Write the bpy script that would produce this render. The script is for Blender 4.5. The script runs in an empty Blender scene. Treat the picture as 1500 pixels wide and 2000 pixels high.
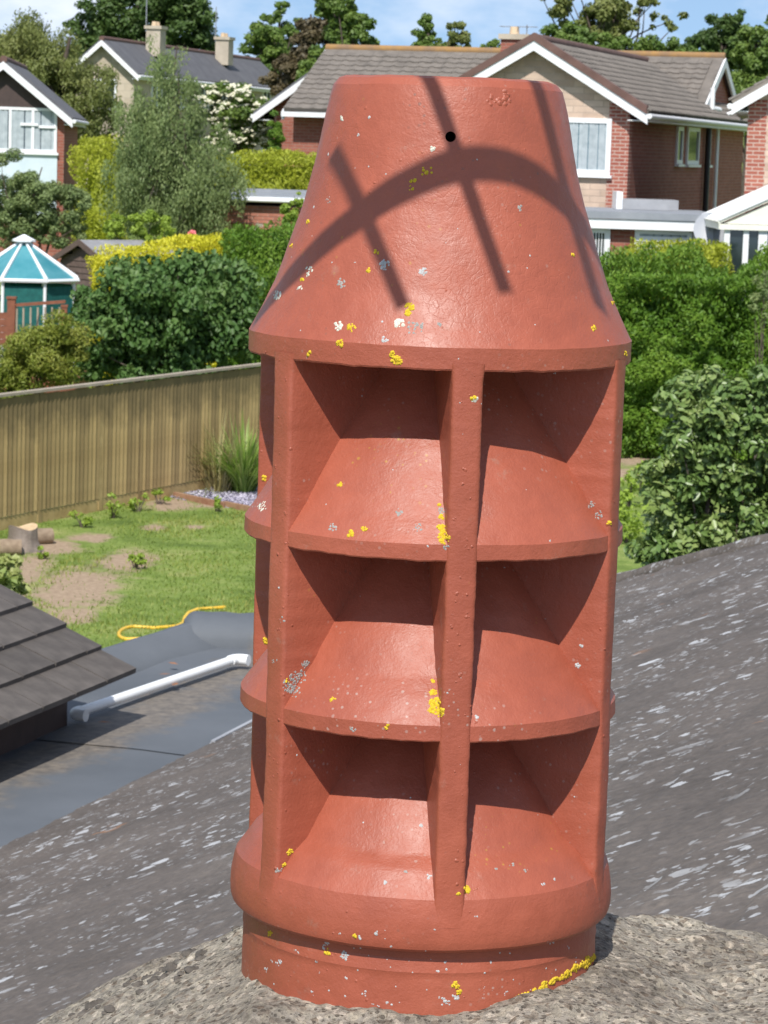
import bpy, bmesh, math, random
import numpy as np
from mathutils import Vector, Matrix, noise
from mathutils.bvhtree import BVHTree

# ------------------------------------------------------------------ camera, sky, sun, exposure
scene = bpy.context.scene
COL = scene.collection
F = 5500.0                       # focal length in photograph pixels (1500 x 2000)
EYE = 5.0
TH = math.atan(710 / F)          # pitch below the horizon
RO = 0.032                       # roll
fw = np.array([0, math.cos(TH), -math.sin(TH)])
_u0 = np.array([0, math.sin(TH), math.cos(TH)])
_r0 = np.array([1.0, 0, 0])
cr = _r0 * math.cos(RO) + _u0 * math.sin(RO)
cu = -_r0 * math.sin(RO) + _u0 * math.cos(RO)
CAM = np.array([0, 0, EYE])
cam_data = bpy.data.cameras.new('camera')
cam = bpy.data.objects.new('camera', cam_data)
COL.objects.link(cam)
cam.matrix_world = Matrix(((cr[0], cu[0], -fw[0], 0), (cr[1], cu[1], -fw[1], 0), (cr[2], cu[2], -fw[2], EYE), (0, 0, 0, 1)))
cam_data.sensor_fit = 'VERTICAL'
cam_data.sensor_height = 24.0
cam_data.lens = F / 2000 * 24
cam_data.clip_start = 0.05
cam_data.clip_end = 3000
cam_data.dof.use_dof = True
cam_data.dof.focus_distance = 2.33
cam_data.dof.aperture_fstop = cam_data.lens / 1.7
scene.camera = cam

SUN_AZ, SUN_EL = math.radians(-9), math.radians(49.5)
SUN = np.array([math.sin(SUN_AZ) * math.cos(SUN_EL), -math.cos(SUN_AZ) * math.cos(SUN_EL), math.sin(SUN_EL)])
world = bpy.data.worlds.new('World')
scene.world = world
world.use_nodes = True
wn, wl = world.node_tree.nodes, world.node_tree.links
bg = wn['Background']
sky = wn.new('ShaderNodeTexSky')
sky.sky_type = 'NISHITA'
sky.sun_disc = False
sky.sun_elevation = SUN_EL
sky.sun_rotation = math.atan2(SUN[0], SUN[1])
sky.altitude = 100
sky.air_density = 1.0
sky.dust_density = 0.0
sky.ozone_density = 1.5
tc = wn.new('ShaderNodeTexCoord')
mp = wn.new('ShaderNodeMapping'); mp.inputs['Scale'].default_value = (1, 1, 2.2); mp.inputs['Location'].default_value = (0.3, 0.12, 0.0)
cn = wn.new('ShaderNodeTexNoise'); cn.inputs['Scale'].default_value = 9.0; cn.inputs['Detail'].default_value = 7.0; cn.inputs['Roughness'].default_value = 0.55
cramp = wn.new('ShaderNodeValToRGB')
cramp.color_ramp.elements[0].position = 0.43; cramp.color_ramp.elements[0].color = (0, 0, 0, 1)
cramp.color_ramp.elements[1].position = 0.68; cramp.color_ramp.elements[1].color = (0.85, 0.85, 0.85, 1)
cmix = wn.new('ShaderNodeMix'); cmix.data_type = 'RGBA'
cmix.inputs[7].default_value = (8.0, 8.2, 8.8, 1)
wl.new(tc.outputs['Generated'], mp.inputs['Vector']); wl.new(mp.outputs[0], cn.inputs['Vector'])
wl.new(cn.outputs['Fac'], cramp.inputs['Fac']); wl.new(cramp.outputs['Color'], cmix.inputs[0])
svm = wn.new('ShaderNodeVectorMath'); svm.operation = 'MULTIPLY_ADD'; svm.inputs[1].default_value = (1, 1, .8); svm.inputs[2].default_value = (0, 0, .17)
svn = wn.new('ShaderNodeVectorMath'); svn.operation = 'NORMALIZE'
wl.new(tc.outputs['Generated'], svm.inputs[0]); wl.new(svm.outputs[0], svn.inputs[0]); wl.new(svn.outputs[0], sky.inputs['Vector'])
wl.new(sky.outputs['Color'], cmix.inputs[6]); wl.new(cmix.outputs[2], bg.inputs['Color'])
bg.inputs['Strength'].default_value = 0.11
sun_data = bpy.data.lights.new('sun', 'SUN')
sun_data.energy = 4.3
sun_data.angle = math.radians(0.53)
sun_data.color = (1.0, 0.955, 0.89)
sun = bpy.data.objects.new('sun', sun_data)
COL.objects.link(sun)
sun.location = (-10, -20, 40)
sun.rotation_euler = Vector(SUN).to_track_quat('Z', 'Y').to_euler()
vs = scene.view_settings
vs.view_transform = 'Standard'; vs.look = 'None'; vs.exposure = 0.36; vs.gamma = 1.0; vs.use_curve_mapping = False

random.seed(7)
rng = np.random.default_rng(11)

# ------------------------------------------------------------------ pixel helpers
def ray(x, y): return fw + cr * (x - 750) / F - cu * (y - 1000) / F
def atY(x, y, Y): d = ray(x, y); return CAM + d * Y / d[1]
def atZ(x, y, z): d = ray(x, y); return CAM + d * (z - EYE) / d[2]
def on_plane(x, y, p, n): d = ray(x, y); return CAM + d * ((np.array(p) - CAM) @ n) / (d @ n)
def unit(v): v = np.array(v, float); return v / np.linalg.norm(v)
Zv = np.array([0, 0, 1.0])

def ground_z(x, y):
    def ss(a, b, t):
        t = min(1, max(0, (t - a) / (b - a))); return t * t * (3 - 2 * t)
    return 1.3 * ss(42, 68, y) + 2.2 * ss(70, 120, y) + 6 * ss(115, 260, y)

# ------------------------------------------------------------------ materials
MAT = {}
def nodes_of(name):
    m = bpy.data.materials.new(name); m.use_nodes = True; MAT[name] = m
    nt = m.node_tree
    return m, nt.nodes, nt.links, nt.nodes['Principled BSDF']
def ramp(n, stops):
    r = n.new('ShaderNodeValToRGB'); el = r.color_ramp.elements
    while len(el) < len(stops): el.new(0.5)
    for e, (p, c) in zip(el, stops):
        e.position = p; e.color = (*c, 1) if len(c) == 3 else c
    return r
def noise_tex(n, l, vec, scale, detail=4, rough=0.55, dist=0.0):
    t = n.new('ShaderNodeTexNoise'); t.inputs['Scale'].default_value = scale; t.inputs['Detail'].default_value = detail
    t.inputs['Roughness'].default_value = rough; t.inputs['Distortion'].default_value = dist
    if vec is not None: l.new(vec, t.inputs['Vector'])
    return t.outputs['Fac']
def mixc(n, l, fac, a, b, mode='MIX'):
    m = n.new('ShaderNodeMix'); m.data_type = 'RGBA'; m.blend_type = mode
    for s, v in ((0, fac), (6, a), (7, b)):
        if hasattr(v, 'links'): l.new(v, m.inputs[s])
        elif s == 0: m.inputs[0].default_value = v
        else: m.inputs[s].default_value = (*v, 1)
    return m.outputs[2]
def math_n(n, l, op, a, b=None, c=None):
    m = n.new('ShaderNodeMath'); m.operation = op
    for i, v in enumerate((a, b, c)):
        if v is None: continue
        if hasattr(v, 'links'): l.new(v, m.inputs[i])
        else: m.inputs[i].default_value = v
    return m.outputs[0]
def bump(n, l, bs, height, strength, dist):
    b = n.new('ShaderNodeBump'); b.inputs['Strength'].default_value = strength; b.inputs['Distance'].default_value = dist
    l.new(height, b.inputs['Height'])
    prev = bs.inputs['Normal'].links
    if prev: l.new(prev[0].from_socket, b.inputs['Normal'])
    l.new(b.outputs[0], bs.inputs['Normal'])
def plain(name, c1, c2, scale=6, rough=0.6, bstr=0.2, bdist=0.004, bscale=None, metallic=0.0, spread=0.2, objrand=0.0, vecout='Object'):
    m, n, l, b = nodes_of(name)
    t = n.new('ShaderNodeTexCoord'); v = t.outputs[vecout]
    f = noise_tex(n, l, v, scale, 6, 0.6)
    r = ramp(n, [(0.5 - spread, c1), (0.5 + spread, c2)]); l.new(f, r.inputs[0])
    out = r.outputs[0]
    if objrand:
        oi = n.new('ShaderNodeObjectInfo')
        mr = n.new('ShaderNodeMapRange'); mr.inputs[3].default_value = 1 - objrand; mr.inputs[4].default_value = 1 + objrand
        l.new(oi.outputs['Random'], mr.inputs[0])
        hs = n.new('ShaderNodeHueSaturation'); l.new(mr.outputs[0], hs.inputs['Value']); l.new(out, hs.inputs['Color'])
        out = hs.outputs[0]
    l.new(out, b.inputs['Base Color'])
    b.inputs['Roughness'].default_value = rough; b.inputs['Metallic'].default_value = metallic
    if bstr: bump(n, l, b, noise_tex(n, l, v, bscale or scale * 6, 5), bstr, bdist)
    return m

plain('white_upvc', (.74, .76, .78), (.82, .83, .84), 3, .35, 0)
plain('white_paint', (.66, .67, .68), (.8, .81, .82), 5, .5, .15, .002)
plain('cream_upvc', (.72, .72, .62), (.8, .79, .7), 3, .4, 0)
plain('pale_blue_panel', (.52, .62, .68), (.6, .69, .74), 3, .5, .1)
plain('cladding_and_eave_shade', (.045, .03, .028), (.07, .045, .04), 8, .7, .2)
plain('black_plastic', (.012, .012, .014), (.02, .02, .022), 8, .4, 0)
plain('grey_metal', (.3, .31, .33), (.42, .43, .45), 10, .45, .05, metallic=.6)
plain('aerial_metal', (.5, .51, .52), (.6, .6, .61), 20, .35, .05, metallic=.9)
plain('curtain', (.3, .35, .38), (.44, .49, .52), 7, .9, .3, .02)
plain('bark', (.07, .052, .04), (.13, .1, .08), 9, .9, .8, .02)
plain('birch_bark', (.2, .18, .16), (.5, .48, .45), 5, .8, .4, .01)
plain('stump_bark', (.16, .125, .1), (.3, .25, .21), 9, .9, .8, .02)
plain('stump_cut', (.45, .32, .18), (.6, .45, .28), 12, .8, .3, .01)
plain('log_bark', (.2, .14, .09), (.34, .26, .18), 14, .9, .8, .02)
plain('deck_wood', (.16, .05, .025), (.24, .085, .045), 9, .6, .2)
plain('shed_wood', (.085, .055, .045), (.13, .09, .075), 9, .8, .3)
plain('shed_felt', (.2, .2, .21), (.28, .28, .29), 5, .85, .3)
plain('edging_wood', (.22, .1, .06), (.36, .22, .13), 7, .8, .3)
plain('hose_yellow', (.7, .42, .03), (.78, .5, .06), 5, .4, 0)
plain('flat_roof_grey', (.2, .22, .25), (.3, .32, .35), 2, .6, .1)
plain('lead_grey', (.26, .27, .29), (.36, .37, .39), 3, .5, .1)
plain('chimney_brick', (.17, .075, .05), (.3, .14, .1), 8, .9, .4, .01)
plain('pot_clay', (.55, .4, .25), (.62, .48, .33), 6, .8, .2)
plain('pipe_white', (.76, .78, .78), (.84, .85, .85), 10, .3, 0)
plain('soil', (.1, .07, .045), (.2, .15, .1), 4, .95, .8, .03)
plain('slate_chip', (.22, .2, .26), (.42, .39, .47), 9, .7, .4, .01, spread=.3, objrand=.0)
plain('hammock_green', (.0, .16, .11), (.01, .22, .16), 8, .7, .2)
plain('flower_pink', (.7, .12, .14), (.8, .25, .25), 8, .6, 0)
plain('terracotta', (.4, .13, .07), (.48, .18, .1), 8, .7, .2)
plain('dish_grey', (.34, .36, .4), (.4, .42, .46), 5, .5, 0)
plain('pale_stone', (.36, .31, .24), (.5, .44, .35), 2.2, .9, .4, .01)
plain('brick_piece', (.27, .1, .065), (.4, .17, .115), 7, .9, .4, .004, objrand=.22)
plain('mortar_joint', (.36, .31, .26), (.46, .4, .34), 9, .95, .3)
plain('roof_tile', (.12, .105, .09), (.2, .175, .15), 3, .85, .4, .006, objrand=.16)
plain('brown_tile', (.1, .055, .045), (.15, .085, .07), 3, .85, .3, .006, objrand=.1)
plain('slate_roof', (.085, .085, .095), (.13, .13, .14), 2.5, .8, .3, .01)
plain('near_tile', (.062, .053, .047), (.115, .1, .088), 10, .8, .5, .002, bscale=160, objrand=.14)
plain('leaf_litter', (.22, .09, .04), (.36, .17, .08), 30, .8, .3)
plain('moss_dark', (.06, .052, .044), (.15, .13, .11), 60, .95, .8, .003)
plain('lichen_yellow', (.52, .36, .012), (.7, .5, .03), 300, .9, .5, .0008)
plain('lichen_pale', (.5, .5, .4), (.66, .66, .58), 300, .9, .5, .0008)
plain('lichen_grey', (.23, .22, .2), (.36, .35, .33), 400, .9, .4, .0005)
plain('lichen_white', (.34, .34, .33), (.52, .53, .53), 300, .9, .4, .0005)

# dark and clear glass
def glassy(name, c, rough=.05):
    m, n, l, b = nodes_of(name); b.inputs['Base Color'].default_value = (*c, 1); b.inputs['Roughness'].default_value = rough
    b.inputs['Specular IOR Level'].default_value = .8
glassy('dark_glass', (.02, .03, .035)); glassy('teal_glass', (.03, .1, .13))
m, n, l, b = nodes_of('teal_sheet')
t = n.new('ShaderNodeTexCoord'); f = noise_tex(n, l, t.outputs['Object'], 1.6, 5)
r = ramp(n, [(.35, (.04, .27, .33)), (.75, (.18, .48, .54))]); l.new(f, r.inputs[0]); l.new(r.outputs[0], b.inputs['Base Color'])
b.inputs['Roughness'].default_value = .25
tr = n.new('ShaderNodeBsdfTranslucent'); tr.inputs[0].default_value = (.05, .3, .36, 1)
mx = n.new('ShaderNodeMixShader'); mx.inputs[0].default_value = .3
l.new(b.outputs[0], mx.inputs[1]); l.new(tr.outputs[0], mx.inputs[2]); l.new(mx.outputs[0], n['Material Output'].inputs[0])
plain('teal_net', (.0, .07, .065), (.01, .13, .115), 12, .8, .2)

# brick walls and rubble stone, laid out in metres by the mesh's own uv map
def brickwork(name, c1, c2, mortar, bw=.225, bh=.075, ms=.011, rough=.9, var=0.5):
    m, n, l, b = nodes_of(name)
    uvn = n.new('ShaderNodeUVMap')
    br = n.new('ShaderNodeTexBrick')
    br.inputs['Scale'].default_value = 1.0; br.inputs['Brick Width'].default_value = bw; br.inputs['Row Height'].default_value = bh
    br.inputs['Mortar Size'].default_value = ms; br.inputs['Mortar Smooth'].default_value = .3
    br.inputs['Color1'].default_value = (*c1, 1); br.inputs['Color2'].default_value = (*c2, 1); br.inputs['Mortar'].default_value = (*mortar, 1)
    l.new(uvn.outputs[0], br.inputs['Vector'])
    f = noise_tex(n, l, uvn.outputs[0], 2.2, 6, .65)
    r = ramp(n, [(.25, (.72, .72, .74)), (.75, (1.15, 1.12, 1.1))]); l.new(f, r.inputs[0])
    out = mixc(n, l, var, br.outputs['Color'], r.outputs[0], 'MULTIPLY')
    l.new(out, b.inputs['Base Color']); b.inputs['Roughness'].default_value = rough
    inv = math_n(n, l, 'SUBTRACT', 1.0, br.outputs['Fac'])
    bump(n, l, b, inv, .5, .008)
    bump(n, l, b, noise_tex(n, l, uvn.outputs[0], 60, 4), .3, .004)
brickwork('red_brick', (.25, .075, .05), (.33, .115, .08), (.3, .18, .14), ms=.009)
brickwork('quoin_brick', (.3, .085, .06), (.38, .13, .09), (.5, .38, .32), ms=.011)
brickwork('rubble_stone', (.46, .34, .26), (.62, .49, .39), (.46, .36, .29), bw=.42, bh=.13, ms=.012, var=.8)
brickwork('stone_far', (.4, .34, .26), (.5, .43, .34), (.4, .35, .28), bw=.5, bh=.25, ms=.012)

# foliage: colour by a random number stored on each leaf
def foliage(name, c1, c2, c3, rough=.55, trans=.3, spec=.4):
    if name.startswith('leaf') or name.startswith('grass'): c1, c2, c3 = [(c[0] * 1.55, c[1] * 1.4, c[2] * 1.2) if max(c) < .3 else c for c in (c1, c2, c3)]
    m, n, l, b = nodes_of(name)
    a = n.new('ShaderNodeAttribute'); a.attribute_name = 'rnd'
    r = ramp(n, [(.0, c1), (.5, c2), (1.0, c3)]); l.new(a.outputs['Fac'], r.inputs[0])
    l.new(r.outputs[0], b.inputs['Base Color']); b.inputs['Roughness'].default_value = rough; b.inputs['Specular IOR Level'].default_value = spec
    tr = n.new('ShaderNodeBsdfTranslucent')
    hs = n.new('ShaderNodeHueSaturation'); hs.inputs['Value'].default_value = 1.3; hs.inputs['Hue'].default_value = .485
    l.new(r.outputs[0], hs.inputs['Color']); l.new(hs.outputs[0], tr.inputs[0])
    mx = n.new('ShaderNodeMixShader'); mx.inputs[0].default_value = trans
    l.new(b.outputs[0], mx.inputs[1]); l.new(tr.outputs[0], mx.inputs[2]); l.new(mx.outputs[0], n['Material Output'].inputs[0])
foliage('leaf_mid', (.05, .1, .022), (.08, .14, .03), (.12, .19, .045))
foliage('leaf_dark', (.03, .06, .018), (.045, .09, .024), (.07, .12, .035))
foliage('leaf_olive', (.075, .1, .03), (.11, .145, .045), (.16, .19, .07))
foliage('leaf_willow', (.075, .12, .05), (.12, .18, .075), (.18, .24, .11))
foliage('leaf_brown', (.06, .055, .035), (.085, .075, .045), (.11, .1, .055))
foliage('leaf_bright', (.12, .2, .03), (.18, .28, .04), (.26, .36, .06))
foliage('leaf_lime', (.2, .26, .02), (.32, .37, .03), (.42, .45, .05))
foliage('leaf_gold', (.42, .41, .015), (.56, .55, .025), (.68, .65, .06))
foliage('leaf_hedge', (.045, .11, .012), (.075, .16, .018), (.12, .21, .03))
foliage('leaf_conifer_gold', (.085, .125, .016), (.135, .18, .028), (.2, .22, .05))
foliage('leaf_lilac', (.035, .085, .022), (.055, .12, .034), (.1, .17, .06), rough=.5, spec=.35)
foliage('leaf_glossy', (.055, .11, .03), (.095, .165, .05), (.18, .25, .1), rough=.38, spec=.5, trans=.2)
foliage('leaf_variegated', (.1, .17, .05), (.2, .26, .09), (.38, .4, .16))
foliage('leaf_reed', (.09, .18, .035), (.15, .26, .05), (.3, .36, .12))
foliage('leaf_straw', (.28, .26, .1), (.38, .34, .15), (.45, .4, .2))
foliage('flower_cream', (.62, .6, .42), (.74, .72, .54), (.8, .78, .64))
foliage('grass_blade', (.08, .14, .026), (.125, .19, .038), (.2, .22, .065), trans=.25)

# ------------------------------------------------------------------ mesh building
class MB:
    def __init__(s): s.v = []; s.f = []
    def add(s, verts, faces):
        o = len(s.v); s.v += [tuple(map(float, p)) for p in verts]; s.f += [tuple(i + o for i in f) for f in faces]; return s
    def quad(s, a, b, c, d): return s.add([a, b, c, d], [(0, 1, 2, 3)])
    def obox(s, o, a, b, c):
        o, a, b, c = map(lambda q: np.array(q, float), (o, a, b, c))
        V = [o, o + a, o + a + b, o + b, o + c, o + a + c, o + a + b + c, o + b + c]
        Fs = [(3, 2, 1, 0), (4, 5, 6, 7), (0, 1, 5, 4), (1, 2, 6, 5), (2, 3, 7, 6), (3, 0, 4, 7)]
        if np.dot(np.cross(a, b), c) < 0: Fs = [f[::-1] for f in Fs]
        return s.add(V, Fs)
    def prism(s, poly, vec):
        poly = [np.array(p, float) for p in poly]; vec = np.array(vec, float); k = len(poly)
        nrm = np.zeros(3)
        for i in range(k): nrm += np.cross(poly[i] - poly[0], poly[(i + 1) % k] - poly[0])
        if nrm @ vec > 0: poly = poly[::-1]
        V = poly + [p + vec for p in poly]
        Fs = [tuple(range(k)), tuple(range(2 * k - 1, k - 1, -1))] + [(i, i + k, (i + 1) % k + k, (i + 1) % k) for i in range(k)]
        return s.add(V, Fs)
    def tube(s, pts, r, seg=8, caps=True):
        pts = [np.array(p, float) for p in pts]; k = len(pts)
        rs = [r] * k if not hasattr(r, '__len__') else list(r)
        V = []; ref = None
        for i, p in enumerate(pts):
            d = unit(pts[min(i + 1, k - 1)] - pts[max(i - 1, 0)])
            if ref is None: ref = unit(np.cross(d, (0.31, 0.2, 0.93) if abs(d[2]) < .9 else (1, 0.1, 0)))
            ref = unit(ref - d * (ref @ d)); q = np.cross(d, ref)
            for j in range(seg):
                a = 2 * math.pi * j / seg; V.append(p + rs[i] * (ref * math.cos(a) + q * math.sin(a)))
        Fs = [(i * seg + j, i * seg + (j + 1) % seg, (i + 1) * seg + (j + 1) % seg, (i + 1) * seg + j) for i in range(k - 1) for j in range(seg)]
        if caps: Fs += [tuple(range(seg - 1, -1, -1)), tuple(range((k - 1) * seg, k * seg))]
        return s.add(V, Fs)
    def lathe(s, c, prof, seg=48):
        k = len(prof)
        V = [(c[0] + r * math.cos(2 * math.pi * j / seg), c[1] + r * math.sin(2 * math.pi * j / seg), c[2] + z) for r, z in prof for j in range(seg)]
        Fs = [(i * seg + j, (i + 1) * seg + j, (i + 1) * seg + (j + 1) % seg, i * seg + (j + 1) % seg) for i in range(k - 1) for j in range(seg)]
        return s.add(V, Fs)
    def mesh(s, name, loc=(0, 0, 0), smooth=None):
        me = bpy.data.meshes.new(name)
        me.from_pydata([(p[0] - loc[0], p[1] - loc[1], p[2] - loc[2]) for p in s.v], [], s.f)
        uvl = me.uv_layers.new(name='UVMap')
        P = np.array(s.v)
        for poly in me.polygons:
            nn = np.array(poly.normal)
            t = np.cross(Zv, nn)
            t = unit(t) if np.linalg.norm(t) > .05 else np.array([1.0, 0, 0])
            w = np.cross(nn, t)
            for li in poly.loop_indices:
                p = P[me.loops[li].vertex_index]; uvl.data[li].uv = (p @ t, p @ w)
        if smooth is not None:
            me.polygons.foreach_set('use_smooth', [True] * len(me.polygons)); me.set_sharp_from_angle(angle=math.radians(smooth))
        me.update()
        return me

def link(name, me, mat=None, parent=None, loc=None):
    o = bpy.data.objects.new(name, me); COL.objects.link(o)
    if mat is not None and not me.materials: me.materials.append(MAT[mat] if isinstance(mat, str) else mat)
    if parent is not None: o.parent = parent
    if loc is not None: o.location = loc
    return o
def tag(o, label, cat, group=None):
    o['label'] = label; o['category'] = cat
    if group: o['group'] = group
    return o
class Thing:
    def __init__(s, name, loc, label, cat, group=None):
        s.loc = np.array(loc, float)
        s.o = bpy.data.objects.new(name, None); COL.objects.link(s.o); s.o.location = s.loc; s.o.empty_display_size = .1
        tag(s.o, label, cat, group)
    def part(s, name, mb, mat, parent=None, smooth=None, label=None):
        me = mb.mesh(name, s.loc, smooth) if isinstance(mb, MB) else mb
        o = link(name, me, mat, parent or s.o)
        if label: o['label'] = label
        return o
def single(name, mb, mat, loc, label, cat, group=None, smooth=None):
    o = link(name, mb.mesh(name, loc, smooth), mat, None, loc); return tag(o, label, cat, group)

# leaf templates in (along, across, normal)
RHOMB = (np.array([(-.5, 0, 0), (0, -.5, .08), (.5, 0, 0), (0, .5, .08)]), [(0, 1, 2), (0, 2, 3)])
OVAL = (np.array([(-.5, 0, 0), (-.2, -.42, .06), (.2, -.4, .05), (.5, 0, -.1), (.2, .4, .05), (-.2, .42, .06), (0, 0, -.03)]), [(0, 1, 6), (1, 2, 6), (2, 3, 6), (3, 4, 6), (4, 5, 6), (5, 0, 6)])
BLADE = (np.array([(0, -.5, 0), (0, .5, 0), (.5, .4, .06), (.5, -.4, .06), (1, 0, .3)]), [(0, 3, 2), (0, 2, 1), (3, 4, 2)])
def leaf_mesh(name, P, N, T, L, W, tmpl=RHOMB, rnd=None, loc=(0, 0, 0), extra=None):
    n = len(P); tv, tf = tmpl; k = len(tv)
    S = np.cross(T, N); S /= np.linalg.norm(S, axis=1)[:, None] + 1e-9; N2 = np.cross(S, T)
    L = np.broadcast_to(L, (n,)); W = np.broadcast_to(W, (n,))
    V = P[:, None, :] + tv[None, :, 0, None] * (T * L[:, None])[:, None, :] + tv[None, :, 1, None] * (S * W[:, None])[:, None, :] + tv[None, :, 2, None] * (N2 * L[:, None])[:, None, :]
    V = (V.reshape(-1, 3) - np.array(loc))
    Fc = (np.arange(n)[:, None, None] * k + np.array(tf)[None]).reshape(-1, 3)
    if rnd is None: rnd = rng.random(n)
    R = np.repeat(rnd, k)
    if extra is not None:
        ev, ef, er = extra
        Fc = np.vstack([Fc, np.array(ef) + len(V)]); V = np.vstack([V, np.array(ev) - np.array(loc)]); R = np.concatenate([R, np.full(len(ev), er)])
    me = bpy.data.meshes.new(name)
    me.vertices.add(len(V)); me.vertices.foreach_set('co', V.astype(np.float32).ravel())
    nf = len(Fc)
    me.loops.add(nf * 3); me.loops.foreach_set('vertex_index', Fc.astype(np.int32).ravel())
    me.polygons.add(nf); me.polygons.foreach_set('loop_start', np.arange(0, nf * 3, 3, dtype=np.int32))
    at = me.attributes.new('rnd', 'FLOAT', 'POINT'); at.data.foreach_set('value', R.astype(np.float32))
    me.update(calc_edges=True)
    return me
def rand_unit(n):
    v = rng.normal(size=(n, 3)); return v / np.linalg.norm(v, axis=1)[:, None]
def norm_rows(v): return v / (np.linalg.norm(v, axis=1)[:, None] + 1e-9)

def clumps_in(ells, nclump, lo=.45):
    w = np.array([(e[3] * e[4] * e[5]) ** (2 / 3) for e in ells]); w /= w.sum()
    idx = rng.choice(len(ells), nclump, p=w); E_ = np.array(ells)[idx]
    d = rand_unit(nclump); rad = lo + (1 - lo) * rng.random(nclump) ** .6
    return E_[:, :3] + d * E_[:, 3:6] * rad[:, None], E_, d
def crown_leaves(name, ells, nclump, nleaf, size, mat_unused=None, crad=(.2, .34), squash=.75, up=.5, tmpl=RHOMB, droop=0.2, aspect=.6, loc=(0, 0, 0), lo=.45, hang=0.0):
    C_, E_, d = clumps_in(ells, nclump, lo)
    meanr = E_[:, 3:6].mean(1)
    cr_ = meanr * rng.uniform(crad[0], crad[1], nclump)
    k = rng.choice(nclump, nleaf, p=cr_ ** 2 / (cr_ ** 2).sum())
    du = rand_unit(nleaf); rr = rng.random(nleaf) ** .45
    off = du * rr[:, None] * cr_[k][:, None]; off[:, 2] *= squash
    if hang: off[:, 2] -= rng.random(nleaf) ** 1.5 * hang * cr_[k]
    P = C_[k] + off
    N = norm_rows(du * .8 + np.array([0, 0, up]) + rand_unit(nleaf) * .7)
    T = norm_rows(np.cross(N, rand_unit(nleaf)) + np.array([0, 0, -droop]))
    L = size * rng.uniform(.65, 1.35, nleaf)
    rnd = np.clip(rng.random(nclump)[k] * .55 + rng.random(nleaf) * .45, 0, 1)
    return leaf_mesh(name, P, N, T, L, L * aspect, tmpl, rnd, loc), C_
def px_ells(spec, Y, dr=1.0, ymin=None):
    out = []
    for e in spec:
        x, y, rx, ry = e[:4]; Yc = Y + (e[4] if len(e) > 4 else 0)
        c = atY(x, y, Yc); s = Yc / F
        out.append((c[0], c[1], c[2], rx * s, (rx + ry) / 2 * s * dr, ry * s))
    return out
def limb(mb, a, b, r0, r1, wob=.08, seg=7, n=6):
    a, b = np.array(a), np.array(b); Ln = np.linalg.norm(b - a); pts = []
    j = rng.normal(size=3) * Ln * wob
    for i in range(n):
        t = i / (n - 1); pts.append(a + (b - a) * t + j * math.sin(math.pi * t) + (0, 0, .0))
    mb.tube(pts, [r0 + (r1 - r0) * i / (n - 1) for i in range(n)], seg)
def tree(name, label, spec, Y, nclump, nleaf, size, mat, base=None, trunk_r=.2, bark='bark', cat='tree', group=None, dr=1.0, flowers=None, nlimb=14, **kw):
    ells = px_ells(spec, Y, dr)
    if Y > 50: size *= .6; nleaf = int(nleaf * 2.2); nclump = int(nclump * 1.3)
    bx = np.average([e[0] for e in ells], weights=[e[3] * e[5] for e in ells]) if base is None else base
    g = ground_z(bx, Y)
    t = Thing(name, (bx, Y, g), label, cat, group)
    me, C_ = crown_leaves('crown', ells, nclump, nleaf, size, crad=kw.get('crad', (.2, .34)), squash=kw.get('squash', .75), up=kw.get('up', .5),
                          tmpl=kw.get('tmpl', RHOMB), droop=kw.get('droop', .2), aspect=kw.get('aspect', .6), loc=t.loc, lo=kw.get('lo', .45), hang=kw.get('hang', 0))
    t.part('crown', me, mat)
    top = max(e[2] + .5 * e[5] for e in ells); low = min(e[2] - e[5] for e in ells)
    mb = MB(); fork = np.array([bx, Y, max(g + .3, g + (top - g) * .3)])
    apex = np.array([np.mean([e[0] for e in ells]), Y, top])
    limb(mb, (bx, Y, g - .15), fork, trunk_r, trunk_r * .8, .02, 10)
    limb(mb, fork, apex, trunk_r * .8, trunk_r * .15, .05, 8)
    t.part('trunk', mb, bark, smooth=60)
    lm = MB()
    for i in rng.choice(len(C_), min(nlimb, len(C_)), replace=False):
        f_ = rng.uniform(0, .6); st = fork + (apex - fork) * f_
        limb(lm, st, C_[i], trunk_r * .4 * (1 - f_ * .6), trunk_r * .06, .07, 5)
    t.part('limbs', lm, bark, smooth=60)
    if flowers:
        fm, nf, fs = flowers
        ci = rng.choice(len(C_), nf); P = C_[ci] + rand_unit(nf) * np.array([e[3] for e in ells]).mean() * .28
        P[:, 1] -= .25 * np.mean([e[4] for e in ells])
        q = np.repeat(P, 9, 0) + rng.normal(size=(nf * 9, 3)) * fs * .4 * np.array([1, 1, .35])
        N = norm_rows(np.tile((0, -.6, .8), (len(q), 1)) + rand_unit(len(q)) * .4); T = norm_rows(np.cross(N, rand_unit(len(q))))
        fo = t.part('flowers', leaf_mesh('flowers', q, N, T, fs * .6, fs * .5, RHOMB, None, t.loc), fm); fo['kind'] = 'stuff'
    return t

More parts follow.
